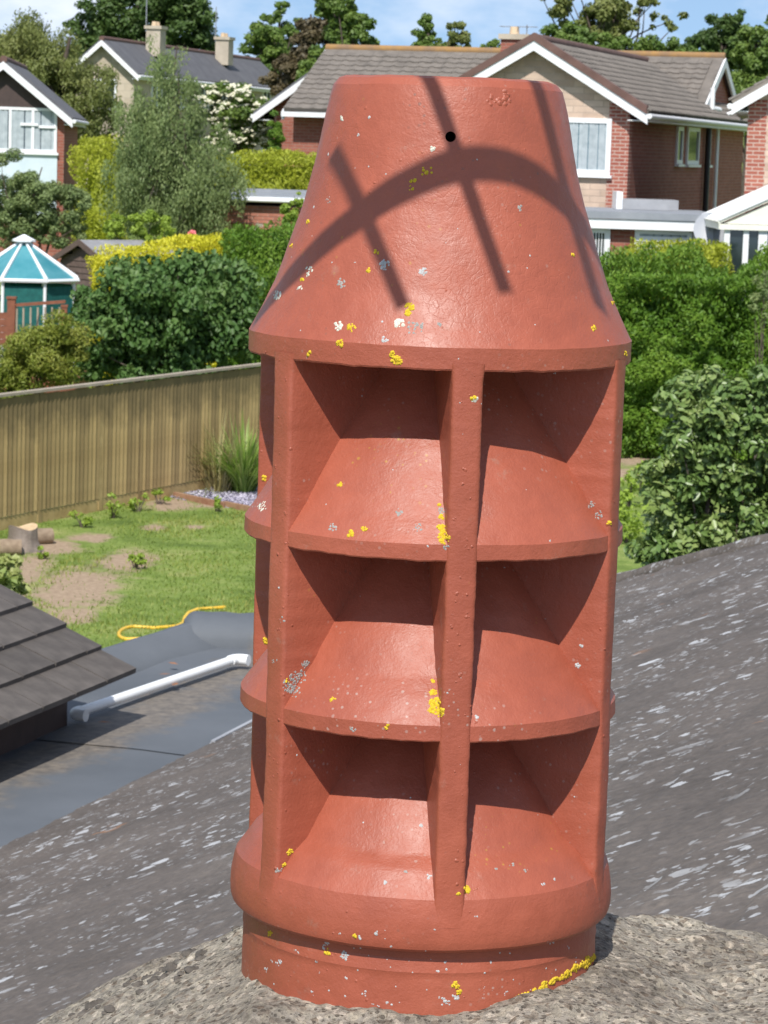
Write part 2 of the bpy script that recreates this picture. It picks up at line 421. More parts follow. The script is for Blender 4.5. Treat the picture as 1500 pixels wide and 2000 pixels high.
def hedge(name, label, x0, x1, ytop, ybot, Y, thick, nleaf, size, mat, cat='hedge', ytop2=None, rough=.12, up=.35, fan=False, skew=0.0, group=None, lump=1.2):
    """clipped hedge: a box with an uneven surface of small leaf sprays round a mass of the same leaves"""
    ytop2 = ytop if ytop2 is None else ytop2
    a, b = atY(x0, ytop, Y), atY(x1, ytop2, Y + skew)
    xl, xr = a[0], b[0]; zt0, zt1 = a[2], b[2]
    g = min(ground_z(0, Y), ground_z(0, Y + thick)) if ybot is None else atY((x0 + x1) / 2, ybot, Y)[2]
    cx = (xl + xr) / 2
    t = Thing(name, (cx, Y + thick / 2, g), label, cat, group)
    W_, Hh = xr - xl, (zt0 + zt1) / 2 - g
    areas = np.array([W_ * Hh, W_ * thick, thick * Hh, thick * Hh, W_ * Hh * .4]); areas /= areas.sum()
    face = rng.choice(5, nleaf, p=areas); u, v = rng.random(nleaf), rng.random(nleaf)
    P = np.zeros((nleaf, 3)); N = np.zeros((nleaf, 3))
    def zt(s): return zt0 + (zt1 - zt0) * s
    for fi in range(5):
        k = face == fi; uu, vv = u[k], v[k]
        if fi == 0: P[k] = np.c_[xl + W_ * uu, Y + skew * uu, g + (zt(uu) - g) * vv]; N[k] = (0, -1, .15)
        elif fi == 1: P[k] = np.c_[xl + W_ * uu, Y + skew * uu + thick * vv, zt(uu)]; N[k] = (0, 0, 1)
        elif fi == 2: P[k] = np.c_[np.full(k.sum(), xl), Y + thick * uu, g + (zt(0) - g) * vv]; N[k] = (-1, 0, .1)
        elif fi == 3: P[k] = np.c_[np.full(k.sum(), xr), Y + skew + thick * uu, g + (zt(1) - g) * vv]; N[k] = (1, 0, .1)
        else: P[k] = np.c_[xl + W_ * uu, Y + skew * uu + thick, g + (zt(uu) - g) * vv]; N[k] = (0, 1, .1)
    nz = np.array([noise.noise(Vector(p * lump)) + .5 * noise.noise(Vector(p * lump * 2.7)) for p in P])
    depth = rng.random(nleaf) ** 1.6 * rough * 2.2
    P = P + N * (nz * rough * 1.6 - depth + rough * .5)[:, None]
    N2 = norm_rows(N * .7 + np.array([0, 0, up]) + rand_unit(nleaf) * .6)
    T = norm_rows(np.cross(N2, rand_unit(nleaf)) + N * (.5 if fan else 0) + np.array([0, 0, .25 if fan else -.1]))
    L = size * rng.uniform(.6, 1.4, nleaf)
    rnd = np.clip(.5 + nz * .55 + rng.normal(size=nleaf) * .2, 0, 1)
    ins = rough * 1.5
    cb = MB().prism([(xl + ins, Y + ins, g), (xr - ins, Y + skew + ins, g), (xr - ins, Y + skew + ins, zt1 - ins), (xl + ins, Y + ins, zt0 - ins)], (0, thick - 2 * ins, 0))
    ef = []
    for f in cb.f: ef += [(f[0], f[i], f[i + 1]) for i in range(1, len(f) - 1)]
    t.part('foliage', leaf_mesh('foliage', P, N2, T, L, L * (.4 if fan else .6), RHOMB, rnd, t.loc, (cb.v, ef, .2)), mat)
    st = MB()
    for i in range(max(2, int(W_ / .9))):
        x = xl + W_ * (i + .5) / max(2, int(W_ / .9)); limb(st, (x, Y + thick / 2, g - .1), (x + rng.normal() * .1, Y + thick / 2, g + Hh * .7), .05, .02, .03, 6, 4)
    t.part('stems', st, 'bark')
    return t

# ================================================================== THE SETTING
# ground: one sheet out to the horizon, grass with bare earth where the lawn is worn
DIRT = []
for (x, y, rx, ry) in ((150, 1150, 95, 48), (250, 1095, 60, 22), (90, 1225, 40, 22), (330, 985, 60, 14), (180, 1050, 45, 10), (420, 985, 45, 9), (300, 1030, 26, 7), (95, 1070, 70, 16), (40, 1120, 60, 40), (1240, 905, 60, 14), (1225, 930, 40, 12), (380, 1030, 22, 5), (140, 1200, 60, 20)):
    c = atZ(x, y, 0); e = atZ(x, y - ry, 0); DIRT.append((c[0], c[1], rx * c[1] / F, abs(e[1] - c[1])))
def dirt_amt(x, y):
    a = np.zeros_like(x)
    for (cx, cy, rx, ry) in DIRT: a = np.maximum(a, 1.25 - np.sqrt(((x - cx) / rx) ** 2 + ((y - cy) / ry) ** 2))
    return a
m, n, l, b = nodes_of('ground_grass')
geo = n.new('ShaderNodeNewGeometry'); pos = geo.outputs['Position']
sx = n.new('ShaderNodeSeparateXYZ'); l.new(pos, sx.inputs[0])
f1 = noise_tex(n, l, pos, 1.1, 6, .65); f2 = noise_tex(n, l, pos, 14, 5, .7); f3 = noise_tex(n, l, pos, .35, 3)
r1 = ramp(n, [(.3, (.075, .12, .025)), (.5, (.17, .235, .055)), (.72, (.3, .31, .12))]); l.new(f1, r1.inputs[0])
r2 = ramp(n, [(.3, (.6, .65, .6)), (.7, (1.3, 1.25, 1.2))]); l.new(f2, r2.inputs[0])
grass = mixc(n, l, .8, r1.outputs[0], r2.outputs[0], 'MULTIPLY')
r3 = ramp(n, [(.3, (.23, .165, .11)), (.7, (.42, .32, .225))]); l.new(f2, r3.inputs[0])
acc = None
for (cx, cy, rx, ry) in DIRT:
    ddx = math_n(n, l, 'DIVIDE', math_n(n, l, 'SUBTRACT', sx.outputs[0], cx), rx); ddy = math_n(n, l, 'DIVIDE', math_n(n, l, 'SUBTRACT', sx.outputs[1], cy), ry)
    d = math_n(n, l, 'SUBTRACT', 1.25, math_n(n, l, 'SQRT', math_n(n, l, 'ADD', math_n(n, l, 'MULTIPLY', ddx, ddx), math_n(n, l, 'MULTIPLY', ddy, ddy))))
    acc = d if acc is None else math_n(n, l, 'MAXIMUM', acc, d)
wob = math_n(n, l, 'MULTIPLY_ADD', noise_tex(n, l, pos, 2.6, 6, .7), 2.2, -1.25)
mask = n.new('ShaderNodeMapRange'); mask.inputs[1].default_value = -.05; mask.inputs[2].default_value = .45; mask.clamp = True
l.new(math_n(n, l, 'ADD', acc, wob), mask.inputs[0])
l.new(mixc(n, l, mask.outputs[0], grass, r3.outputs[0]), b.inputs['Base Color']); b.inputs['Roughness'].default_value = .95; b.inputs['Specular IOR Level'].default_value = .15
bump(n, l, b, f2, .5, .03)
mb = MB()
gy = [-60, -20, 0, 15, 25, 30, 35, 40] + list(range(43, 130, 3)) + list(range(130, 261, 10)) + [320, 450, 700, 1200]
gx = [-900, -300, -100, -50, -25, -12, -6, 0, 6, 12, 25, 50, 100, 300, 900]
V = [(x, y, ground_z(x, y)) for y in gy for x in gx]; k = len(gx)
mb.add(V, [(j * k + i, j * k + i + 1, (j + 1) * k + i + 1, (j + 1) * k + i) for j in range(len(gy) - 1) for i in range(k - 1)])
g = link('ground', mb.mesh('ground'), 'ground_grass'); g['kind'] = 'structure'

# grass blades on the lawn
n_ = 90000
gxy = np.c_[rng.uniform(-6.5, 1.0, n_), rng.uniform(24, 42, n_)]
keep = dirt_amt(gxy[:, 0], gxy[:, 1]) + rng.normal(size=n_) * .4 + np.array([noise.noise(Vector((p[0] * 2.6, p[1] * 1.6, 4))) for p in gxy]) * .5 < .3
cl = np.array([noise.noise(Vector((p[0] * .9, p[1] * .5, 0))) for p in gxy]); keep &= rng.random(n_) < .75 + cl * .5
gxy = gxy[keep]; cl = cl[keep]; k = len(gxy)
P = np.c_[gxy, np.zeros(k)]
T = norm_rows(np.c_[rng.normal(size=(k, 2)) * .45, np.ones(k)]); N = norm_rows(np.cross(T, rand_unit(k)))
gr = link('grass', leaf_mesh('grass', P, N, T, rng.uniform(.02, .055, k) * (1 + cl), .012, BLADE, np.clip(.45 + cl * .6 + rng.normal(size=k) * .2, 0, 1)), 'grass_blade')
gr['kind'] = 'stuff'; tag(gr, 'short green lawn grass with worn bare patches below the fence', 'grass')

# ================================================================== THE BUILDING WE STAND ON
def grid_mesh(name, P, UV, loc=(0, 0, 0), smooth=True):
    ny, nx = P.shape[:2]
    me = bpy.data.meshes.new(name)
    i = np.arange(ny * nx).reshape(ny, nx)
    Fq = np.stack([i[:-1, :-1], i[:-1, 1:], i[1:, 1:], i[1:, :-1]], -1).reshape(-1, 4)
    me.vertices.add(ny * nx); me.vertices.foreach_set('co', (P.reshape(-1, 3) - np.array(loc)).astype(np.float32).ravel())
    me.loops.add(Fq.size); me.loops.foreach_set('vertex_index', Fq.astype(np.int32).ravel())
    me.polygons.add(len(Fq)); me.polygons.foreach_set('loop_start', np.arange(0, Fq.size, 4, dtype=np.int32))
    me.polygons.foreach_set('use_smooth', np.full(len(Fq), smooth))
    me.update(calc_edges=True)
    uvl = me.uv_layers.new(name='UVMap'); uvl.data.foreach_set('uv', UV.reshape(-1, 2)[Fq.ravel()].astype(np.float32).ravel())
    return me

m, n, l, b = nodes_of('coated_slate')
uvn = n.new('ShaderNodeUVMap'); v = uvn.outputs[0]
st = n.new('ShaderNodeMapping'); st.inputs['Scale'].default_value = (.85, 1, 1); l.new(v, st.inputs[0]); sv = st.outputs[0]
f1 = noise_tex(n, l, v, 1.7, 6, .65); f2 = noise_tex(n, l, sv, 46, 5, .7)
r1 = ramp(n, [(.3, (.085, .071, .06)), (.55, (.128, .108, .093)), (.75, (.17, .146, .125))]); l.new(f1, r1.inputs[0])
r2 = ramp(n, [(.3, (.55, .55, .55)), (.7, (1.35, 1.33, 1.3))]); l.new(f2, r2.inputs[0])
base = mixc(n, l, .7, r1.outputs[0], r2.outputs[0], 'MULTIPLY')
def spots(scale, thr, soft, seed, gate_scale, gate_lo):
    mpn = n.new('ShaderNodeMapping'); mpn.inputs['Location'].default_value = (seed, seed * .7, 0); l.new(sv, mpn.inputs[0])
    dn = n.new('ShaderNodeTexNoise'); dn.inputs['Scale'].default_value = scale * 2.2; dn.inputs['Detail'].default_value = 3; l.new(mpn.outputs[0], dn.inputs['Vector'])
    ad = n.new('ShaderNodeVectorMath'); ad.operation = 'MULTIPLY_ADD'; ad.inputs[1].default_value = (.9 / scale,) * 3; l.new(dn.outputs['Color'], ad.inputs[0]); l.new(mpn.outputs[0], ad.inputs[2])
    vo = n.new('ShaderNodeTexVoronoi'); vo.inputs['Scale'].default_value = scale; l.new(ad.outputs[0], vo.inputs['Vector'])
    gate = noise_tex(n, l, mpn.outputs[0], gate_scale, 3, .6)
    sp = n.new('ShaderNodeSeparateColor'); l.new(vo.outputs['Color'], sp.inputs[0])
    rad = math_n(n, l, 'MULTIPLY', math_n(n, l, 'MULTIPLY', sp.outputs[0], sp.outputs[0]), thr)
    d = math_n(n, l, 'SUBTRACT', rad, vo.outputs['Distance'])
    g = n.new('ShaderNodeMapRange'); g.inputs[1].default_value = gate_lo; g.inputs[2].default_value = gate_lo + .12; l.new(gate, g.inputs[0])
    mr = n.new('ShaderNodeMapRange'); mr.inputs[1].default_value = 0; mr.inputs[2].default_value = soft; l.new(d, mr.inputs[0])
    return math_n(n, l, 'MULTIPLY', mr.outputs[0], g.outputs[0])
s1 = spots(22, .52, .06, 3.1, 2.0, .44); s2 = spots(52, .52, .1, 8.3, 2.6, .43); s3 = spots(11, .4, .05, 5.7, 1.5, .53)
allw = math_n(n, l, 'MAXIMUM', math_n(n, l, 'MULTIPLY', s1, .8), math_n(n, l, 'MAXIMUM', math_n(n, l, 'MULTIPLY', s2, .55), s3))
c_ = mixc(n, l, allw, base, (.5, .51, .52))
so = spots(6, .3, .05, 13.0, 1.1, .58); c_ = mixc(n, l, math_n(n, l, 'MULTIPLY', so, .7), c_, (.42, .19, .07))
l.new(c_, b.inputs['Base Color']); b.inputs['Roughness'].default_value = .72; b.inputs['Specular IOR Level'].default_value = .35
bump(n, l, b, f2, .7, .006); bump(n, l, b, allw, .4, .003)

plain('new_felt', (.078, .088, .1), (.115, .127, .142), 1.3, .75, .5, .0015, bscale=260)
m, n, l, b = nodes_of('felt_dirty')       # felt with silt washed down from the tiles
t = n.new('ShaderNodeTexCoord'); f = noise_tex(n, l, t.outputs['Object'], 3.5, 6, .65)
r = ramp(n, [(.38, (.075, .08, .088)), (.5, (.15, .13, .105)), (.7, (.25, .215, .17))]); l.new(f, r.inputs[0]); l.new(r.outputs[0], b.inputs['Base Color']); b.inputs['Roughness'].default_value = .85
bump(n, l, b, noise_tex(n, l, t.outputs['Object'], 90, 5), .5, .004)

PITCH = math.radians(22.5); ZA = 2.55
A0 = atZ(0, 1660, ZA); A1 = atZ(500, 1410, ZA)
AL = unit(A1 - A0); UPH = np.array([AL[1], -AL[0], 0.0])
UP3 = UPH * math.cos(PITCH) + Zv * math.sin(PITCH); NR = unit(np.cross(AL, UP3)); NR = NR if NR[2] > 0 else -NR
SC = float((atZ(880, 1220, ZA) - A0) @ AL); UR = 4.55      # hip corner, ridge distance in plan
def roof_pt(s, u): return A0 + AL * s + UPH * u + Zv * (u * math.tan(PITCH))
bung = Thing('bungalow', (A0 + AL * (-2) + UPH * 4.5) * np.array([1, 1, 0]), 'brown-grey bungalow roof speckled with white lichen around the red chimney pot', 'building')
ss_ = np.concatenate([np.arange(-13, -8, .35), np.arange(-8, -1, .014), np.linspace(-1, SC, 260)])
uu_ = np.concatenate([np.arange(0, UR, .0175), [UR]])
Sg, Ug = np.meshgrid(ss_, uu_)
lim = SC - Ug; Sg = np.minimum(Sg, lim)
P = A0 + Sg[..., None] * AL + Ug[..., None] * UPH + (Ug * math.tan(PITCH))[..., None] * Zv
hh = np.zeros(Sg.shape)
fr = (Ug / .21) % 1.0; hh += .006 * (1 - fr)
for i in range(Sg.shape[0]):
    for j in range(Sg.shape[1]):
        if Sg[i, j] > -8:
            q = Vector((Sg[i, j], Ug[i, j], 0)); nz = noise.noise(q * 5); n2 = noise.noise(q * 26)
            hh[i, j] += .006 * nz + (.0035 * n2 if Sg[i, j] < 0 else .0045 * n2) + .012 * max(0, noise.noise(q * 13 + Vector((9, 3, 1))) - .42)
P = P + hh[..., None] * NR
bung.part('roof_slope', grid_mesh('roof_slope', P, np.stack([Sg, Ug], -1), bung.loc), 'coated_slate')
mb = MB()                                   # hip end and the far slope of the same roof
c0_, c1_ = roof_pt(SC, 0), roof_pt(SC - UR, UR); c2_ = A0 + AL * SC + UPH * 2 * UR; dz = np.array([0, 0, -.012])
mb.add([c0_ + dz, c1_ + dz, c2_ + dz], [(0, 2, 1)])
bung.part('hip_end', mb, 'coated_slate')
mb = MB(); e0, e1 = roof_pt(-13, UR), A0 + AL * -13 + UPH * 2 * UR
mb.quad(c1_ + dz, c2_ + dz, e1 + dz, e0 + dz); bung.part('rear_slope', mb, 'coated_slate')
mb = MB(); pts = []
for i in range(60):
    t = i / 59; p = roof_pt(SC - UR * t, UR * t); pts.append(p + Zv * (-.035 + .012 * noise.noise(Vector((t * 23, 0, 0))) + .008 * noise.noise(Vector((t * 60, 4, 0)))))
mb.tube(pts, .07, 10); bung.part('hip_capping', mb, 'coated_slate', smooth=60)
mb = MB(); mb.tube([roof_pt(SC - UR, UR) - Zv * .03, roof_pt(-13, UR) - Zv * .03], .07, 10); bung.part('ridge_capping', mb, 'coated_slate', smooth=60)
mb = MB(); ins = .3
w0 = A0 + AL * -12.7 + UPH * ins; mb.obox((w0[0], w0[1], -.1), AL * (SC + 12.4), UPH * (2 * UR - 2 * ins), (0, 0, ZA + .02))
bung.part('wall', mb, 'red_brick')
mb = MB(); mb.obox(A0 + AL * -13 + Zv * -.12 + UPH * .02, AL * (SC + 13), UPH * .03, Zv * .11); bung.part('fascia', mb, 'white_paint')

# flat felted roof in the valley on the left, with the felt dressed up over kerbs
TE0 = atZ(0, 1424, 2.75); TE1 = atZ(254, 1318, 2.75)            # eaves of the tiled roof
uE = float((TE1 - A0) @ UPH); s1_ = float((atZ(372, 1262, ZA) - A0) @ AL) + .02
ext = Thing('flat_roof_extension', (A0 + AL * 0 + UPH * (uE / 2)) * np.array([1, 1, 0]), 'low flat roof of grey felt lying between the tiled roof and the lichened slope', 'building')
ZF = ZA - .015
m = MAT['new_felt']; n, l = m.node_tree.nodes, m.node_tree.links; b = n['Principled BSDF']; src = b.inputs['Base Color'].links[0].from_socket      # silt washed off the tiles
geo = n.new('ShaderNodeNewGeometry'); dt = n.new('ShaderNodeVectorMath'); dt.operation = 'DOT_PRODUCT'; dt.inputs[1].default_value = tuple(UPH); l.new(geo.outputs['Position'], dt.inputs[0])
u_ = math_n(n, l, 'SUBTRACT', dt.outputs['Value'], float(A0 @ UPH) + uE)
w_ = math_n(n, l, 'ADD', u_, math_n(n, l, 'MULTIPLY_ADD', noise_tex(n, l, geo.outputs['Position'], 3.2, 6, .7), .55, -.27))
mr = n.new('ShaderNodeMapRange'); mr.inputs[1].default_value = .2; mr.inputs[2].default_value = .06; l.new(w_, mr.inputs[0])
fine = ramp(n, [(.35, (.1, .085, .07)), (.7, (.24, .2, .155))]); l.new(noise_tex(n, l, geo.outputs['Position'], 22, 5, .7), fine.inputs[0])
mr2 = n.new('ShaderNodeMapRange'); mr2.inputs[1].default_value = -.22; mr2.inputs[2].default_value = -.08; l.new(w_, mr2.inputs[0])
l.new(mixc(n, l, math_n(n, l, 'MULTIPLY', math_n(n, l, 'MULTIPLY', mr.outputs[0], mr2.outputs[0]), .8), src, fine.outputs[0]), b.inputs['Base Color'])
fs0 = -9.0
def felt_pt(s, u, z=0): return np.array([*(A0 + AL * s + UPH * u)[:2], ZF + z])
seams = [fs0, -6.5, -3.2, -1.35, .35, 1.75, 3.0, s1_ + .25]
for i in range(len(seams) - 1):                                # felt laid sheet by sheet, each lapping the one before
    a_, b_ = seams[i], seams[i + 1] + (.07 if i < len(seams) - 2 else 0)
    z0 = .004 * (i % 2)
    mb = MB(); ns = 24
    G = []
    for j in range(ns + 1):
        u = uE - .45 + (0.02 - (uE - .45)) * j / ns
        row = []
        for k in range(13):
            s = a_ + (b_ - a_) * k / 12
            row.append(felt_pt(s, u, z0 + .006 * noise.noise(Vector((s * 1.4, u * 4, 1))) + (.012 if j == ns else 0)))
        G.append(row)
    G = np.array(G); UVg = np.zeros(G.shape[:2] + (2,))
    ext.part('felt_sheet', grid_mesh('felt_sheet', G, UVg, ext.loc), 'new_felt')
mb = MB(); o = felt_pt(fs0, uE - .5, -.3); mb.obox(o, AL * (s1_ - fs0 + .4), UPH * (-uE + .5), Zv * .285); ext.part('roof_deck', mb, 'new_felt')
mb = MB(); o = felt_pt(fs0 + .1, uE - .4, -ZF - .1); mb.obox(o, AL * (s1_ - fs0 - .1), UPH * (-uE + .6), Zv * (ZF - .2)); ext.part('wall', mb, 'red_brick')
# kerb on the far side and the broad rounded kerb across the end
k0, k1 = atZ(208, 1282, ZF + .04), atZ(365, 1222, ZF + .1)
kd = unit((k1 - k0) * np.array([1, 1, 0])); kn = np.array([kd[1], -kd[0], 0])
mb = MB(); prof = [(-.12, -.3), (-.12, .012), (-.08, .03), (0, .03), (.12, .012), (.3, -.02), (.3, -.3)]
L0 = 1.6; rows = []
for i in range(15):
    t = i / 14; c = k0 - kd * L0 + (k1 - k0 + kd * (L0 + .12)) * t; c = np.array([c[0], c[1], ZF])
    rows.append([c + kn * p[0] * .62 + Zv * ((p[1] * (1 + 2.4 * t ** 1.5) if p[1] > 0 else p[1]) + .006 * noise.noise(Vector((t * 9, p[0] * 7, 0)))) for p in prof])
ext.part('side_kerb', grid_mesh('side_kerb', np.array(rows), np.zeros((15, 7, 2)), ext.loc), 'new_felt')
h0, h1 = atZ(360, 1262, ZF), atZ(720, 1268, ZF); hd = unit((h1 - h0) * np.array([1, 1, 0])); hn = np.array([-hd[1], hd[0], 0])
rows = []
for i in range(40):
    t = i / 39; c = h0 + (h1 - h0) * t; e = min(1.0, .45 + t * 9); e = 1 - (1 - e) ** 2
    sag = .012 * noise.noise(Vector((t * 8, 0, 5)))
    row = []
    for k in range(15):
        a = math.pi * k / 14; row.append(c + hn * (.2 - .22 * math.cos(a)) + Zv * ((.145 + sag) * e * math.sin(a) ** .75 - .01))
    rows.append(row)
ext.part('end_kerb', grid_mesh('end_kerb', np.array(rows), np.zeros((40, 15, 2)), ext.loc), 'new_felt')
mb = MB(); f0, f1_ = atZ(412, 1455, ZA), atZ(560, 1378, ZA)
mb.obox(f0 + Zv * .012, f1_ - f0, UPH * .018, Zv * .008); ext.part('flashing', mb, 'lead_grey')

# tiled roof wing at the far left, tiles one by one
QP = math.radians(27); EL_ = unit(TE1 - TE0); WH = np.array([-EL_[1], EL_[0], 0]); W3 = WH * math.cos(QP) + Zv * math.sin(QP); NT = unit(np.cross(EL_, W3)); NT = NT if NT[2] > 0 else -NT
wing = Thing('tiled_roof_wing', ((TE0 + WH * 1.2)[0], (TE0 + WH * 1.2)[1], 0), 'dark flat-tiled roof slope with stepped courses at the left edge', 'building')
mb = MB(); o = TE1 - EL_ * 5.2 - NT * .05 + W3 * .05
mb.obox(o, EL_ * 5.15, W3 * 2.4, NT * .03); deck = wing.part('roof_deck', mb, 'black_plastic')
mb = MB(); o = TE1 - EL_ * 5.0 + WH * .22; o[2] = -.1; mb.obox(o, EL_ * 4.85, WH * 2.0, Zv * (2.75 + .02)); wing.part('wall', mb, 'cladding_and_eave_shade')  # dark wall colour paints in the shade under the tiled eaves
tw, ex = .31, .182
tm = MB(); 
xs = [0, .004, tw - .008, tw - .004]
tm.add([(0, 0, 0), (tw - .005, 0, 0), (tw - .005, .26, 0), (0, .26, 0), (.003, .005, .022), (tw - .008, .005, .022), (tw - .005, .26, .016), (0, .26, .016)],
       [(3, 2, 1, 0), (4, 5, 6, 7), (0, 1, 5, 4), (1, 2, 6, 5), (2, 3, 7, 6), (3, 0, 4, 7)])
tmesh = tm.mesh('tile'); tmesh.materials.append(MAT['near_tile'])
RM = Matrix(np.c_[EL_, W3, NT].tolist()).to_4x4()
for r_ in range(12):
    for c in range(16 if r_ < 6 else 16):
        off = (c + (.5 if r_ % 2 else 0)) * tw
        p = TE1 - EL_ * (off + tw) + W3 * (r_ * ex - .02) + NT * (.022 + .003 * random.random())
        if r_ % 2 and c == 0:
            p2 = TE1 - EL_ * (tw * .5) + W3 * (r_ * ex - .02) + NT * .022
            o = link('tile', tmesh, None, wing.o); o.matrix_local = Matrix.Translation(Vector(p2 - wing.loc)) @ RM @ Matrix.Rotation(-.075, 4, 'X') @ Matrix.Scale(.5, 4, (1, 0, 0))
        o = link('tile', tmesh, None, wing.o)
        o.matrix_local = Matrix.Translation(Vector(p - wing.loc)) @ RM @ Matrix.Rotation(-.075 - .012 * random.random(), 4, 'X') @ Matrix.Rotation(.012 * (random.random() - .5), 4, 'Z')

# white waste pipe lying in the valley
p0, p1 = atZ(150, 1392, ZF + .045), atZ(455, 1289, ZF + .045)
pd = unit(p1 - p0); side = np.array([pd[1], -pd[0], 0])
wp = Thing('waste_pipe', (p0 + p1) / 2 - Zv * .028, 'white plastic pipe with elbow ends lying along the felt valley below the dark tiles', 'pipe')
mb = MB(); mb.tube([p0, p1], .022, 16); wp.part('tube', mb, 'pipe_white', smooth=50)
for e, d in ((p0, -pd), (p1, pd)):
    mb = MB(); q = [e - d * .03]
    for i in range(7):
        a = math.pi / 2 * i / 6; q.append(e + d * .035 * math.sin(a) + side * .035 * (1 - math.cos(a)))
    q.append(q[-1] + side * .03); mb.tube(q, .0265, 14); wp.part('elbow', mb, 'pipe_white', smooth=50)
# a few dead leaves caught on the felt
for (x, y, lab_) in ((278, 1273, 'reddish dead leaf on the dark side kerb'), (320, 1262, 'brown dead leaf high on the felt near the rounded kerb'), (338, 1297, 'dead leaf just above the middle of the white pipe'), (322, 1318, 'dead leaf against the upper side of the white pipe'), (342, 1338, 'dead leaf on the felt just below the white pipe'), (203, 1412, 'pale dead leaf on the silt right of the pipe elbow')):
    p = atZ(x, y, ZF + .03); mb = MB(); a = random.random() * 6; s = .03
    mb.add([p + s * np.array([math.cos(a), math.sin(a), .1]), p + s * .5 * np.array([-math.sin(a), math.cos(a), .4]), p - s * np.array([math.cos(a), math.sin(a), -.2]), p - s * .5 * np.array([-math.sin(a), math.cos(a), -.3])], [(0, 1, 2, 3)])
    single('dead_leaf', mb, 'leaf_litter', p, lab_, 'leaf', 'dead leaves on the felt')

# ================================================================== CHIMNEY STACK
POT = np.array([.0437, 2.45])
m, n, l, b = nodes_of('flaunching')
t = n.new('ShaderNodeTexCoord'); v = t.outputs['Object']
f1 = noise_tex(n, l, v, 7, 6, .65); f2 = noise_tex(n, l, v, 120, 4, .7)
r1 = ramp(n, [(.32, (.17, .148, .125)), (.5, (.285, .255, .215)), (.7, (.4, .365, .31))]); l.new(f1, r1.inputs[0])
r2 = ramp(n, [(.3, (.4, .4, .4)), (.5, (.95, .95, .95)), (.7, (1.45, 1.42, 1.36))]); l.new(f2, r2.inputs[0])
c_ = mixc(n, l, .8, r1.outputs[0], r2.outputs[0], 'MULTIPLY')
vo = n.new('ShaderNodeTexVoronoi'); vo.inputs['Scale'].default_value = 170; l.new(v, vo.inputs['Vector'])
sp = n.new('ShaderNodeSeparateColor'); l.new(vo.outputs['Color'], sp.inputs[0])
rr_ = ramp(n, [(.0, (.6, .5, .42)), (.25, (1, 1, 1)), (.8, (1.1, 1.08, 1.0)), (.95, (1.7, 1.65, 1.6))]); l.new(sp.outputs[0], rr_.inputs[0])
c_ = mixc(n, l, .8, c_, rr_.outputs[0], 'MULTIPLY')
pv = n.new('ShaderNodeTexVoronoi'); pv.inputs['Scale'].default_value = 210; l.new(v, pv.inputs['Vector'])
psp = n.new('ShaderNodeSeparateColor'); l.new(pv.outputs['Color'], psp.inputs[0])
pm = n.new('ShaderNodeMapRange'); pm.inputs[1].default_value = 0; pm.inputs[2].default_value = .12; l.new(math_n(n, l, 'SUBTRACT', math_n(n, l, 'MULTIPLY', math_n(n, l, 'POWER', psp.outputs[1], 2.0), .6), pv.outputs['Distance']), pm.inputs[0])
c_ = mixc(n, l, math_n(n, l, 'MULTIPLY', pm.outputs[0], .8), c_, (.09, .075, .06))
bump(n, l, b, math_n(n, l, 'MULTIPLY', pm.outputs[0], -1.0), .8, .003)
dk = ramp(n, [(.56, (0, 0, 0)), (.7, (1, 1, 1))]); l.new(noise_tex(n, l, v, 11, 5, .7), dk.inputs[0])
c_ = mixc(n, l, math_n(n, l, 'MULTIPLY', dk.outputs[0], .6), c_, (.075, .07, .06))
l.new(c_, b.inputs['Base Color']); b.inputs['Roughness'].default_value = .95; b.inputs['Specular IOR Level'].default_value = .2
bump(n, l, b, noise_tex(n, l, v, 330, 4, .7), .9, .004); bump(n, l, b, f2, .7, .004); bump(n, l, b, noise_tex(n, l, v, 50, 5, .7), .4, .005)
stack = Thing('chimney_stack', (POT[0], POT[1], 3.3), 'rough grey mortar mound on the chimney stack holding the red pot', 'chimney')
DX0, DX1, DY0, DY1 = -.44, .62, -.6, .36
def mound(dx, dy):
    z = -.722 - .55 * max(0, -dx - .14) - .13 * max(0, dx - .16) - .2 * max(0, dy - .13) - .3 * max(0, -dy - .16) - .5 * max(0, dy - .28)
    t_ = min(1, max(0, dx / .1)); z += .013 * t_ * t_ * (3 - 2 * t_)
    q = Vector((dx, dy, 0)); far = min(1, max(0, (math.hypot(dx, dy) - .15) / .08))
    z += far * (.016 * noise.noise(q * 6) + .009 * noise.noise(q * 17)) + .0022 * noise.noise(q * 45) + .0022 * noise.noise(q * 110) - .008 * max(0, noise.noise(q * 60 + Vector((3, 1, 7))) - .35) * (0.4 + far)
    z += .004 * math.exp(-((math.hypot(dx, dy) - .162) / .012) ** 2) * (noise.noise(q * 14) + .4)
    return z
NX, NY = 330, 300
G = np.zeros((NY, NX, 3))
for j in range(NY):
    for i in range(NX):
        dx = DX0 + (DX1 - DX0) * i / (NX - 1); dy = DY0 + (DY1 - DY0) * j / (NY - 1)
        edge = min(i, j, NX - 1 - i, NY - 1 - j); z = mound(dx, dy) - (.03 * (4 - edge) / 4 if edge < 4 else 0) - (.08 if edge == 0 else 0)
        G[j, i] = (POT[0] + dx, POT[1] + dy, EYE + z)
stack.part('mortar_flaunching', grid_mesh('mortar_flaunching', G, np.zeros((NY, NX, 2)), stack.loc), 'flaunching')
mb = MB(); mb.obox((POT[0] + DX0 + .02, POT[1] + DY0 + .02, 3.3), (DX1 - DX0 - .04, 0, 0), (0, DY1 - DY0 - .04, 0), (0, 0, .78)); stack.part('brick_shaft', mb, 'red_brick')
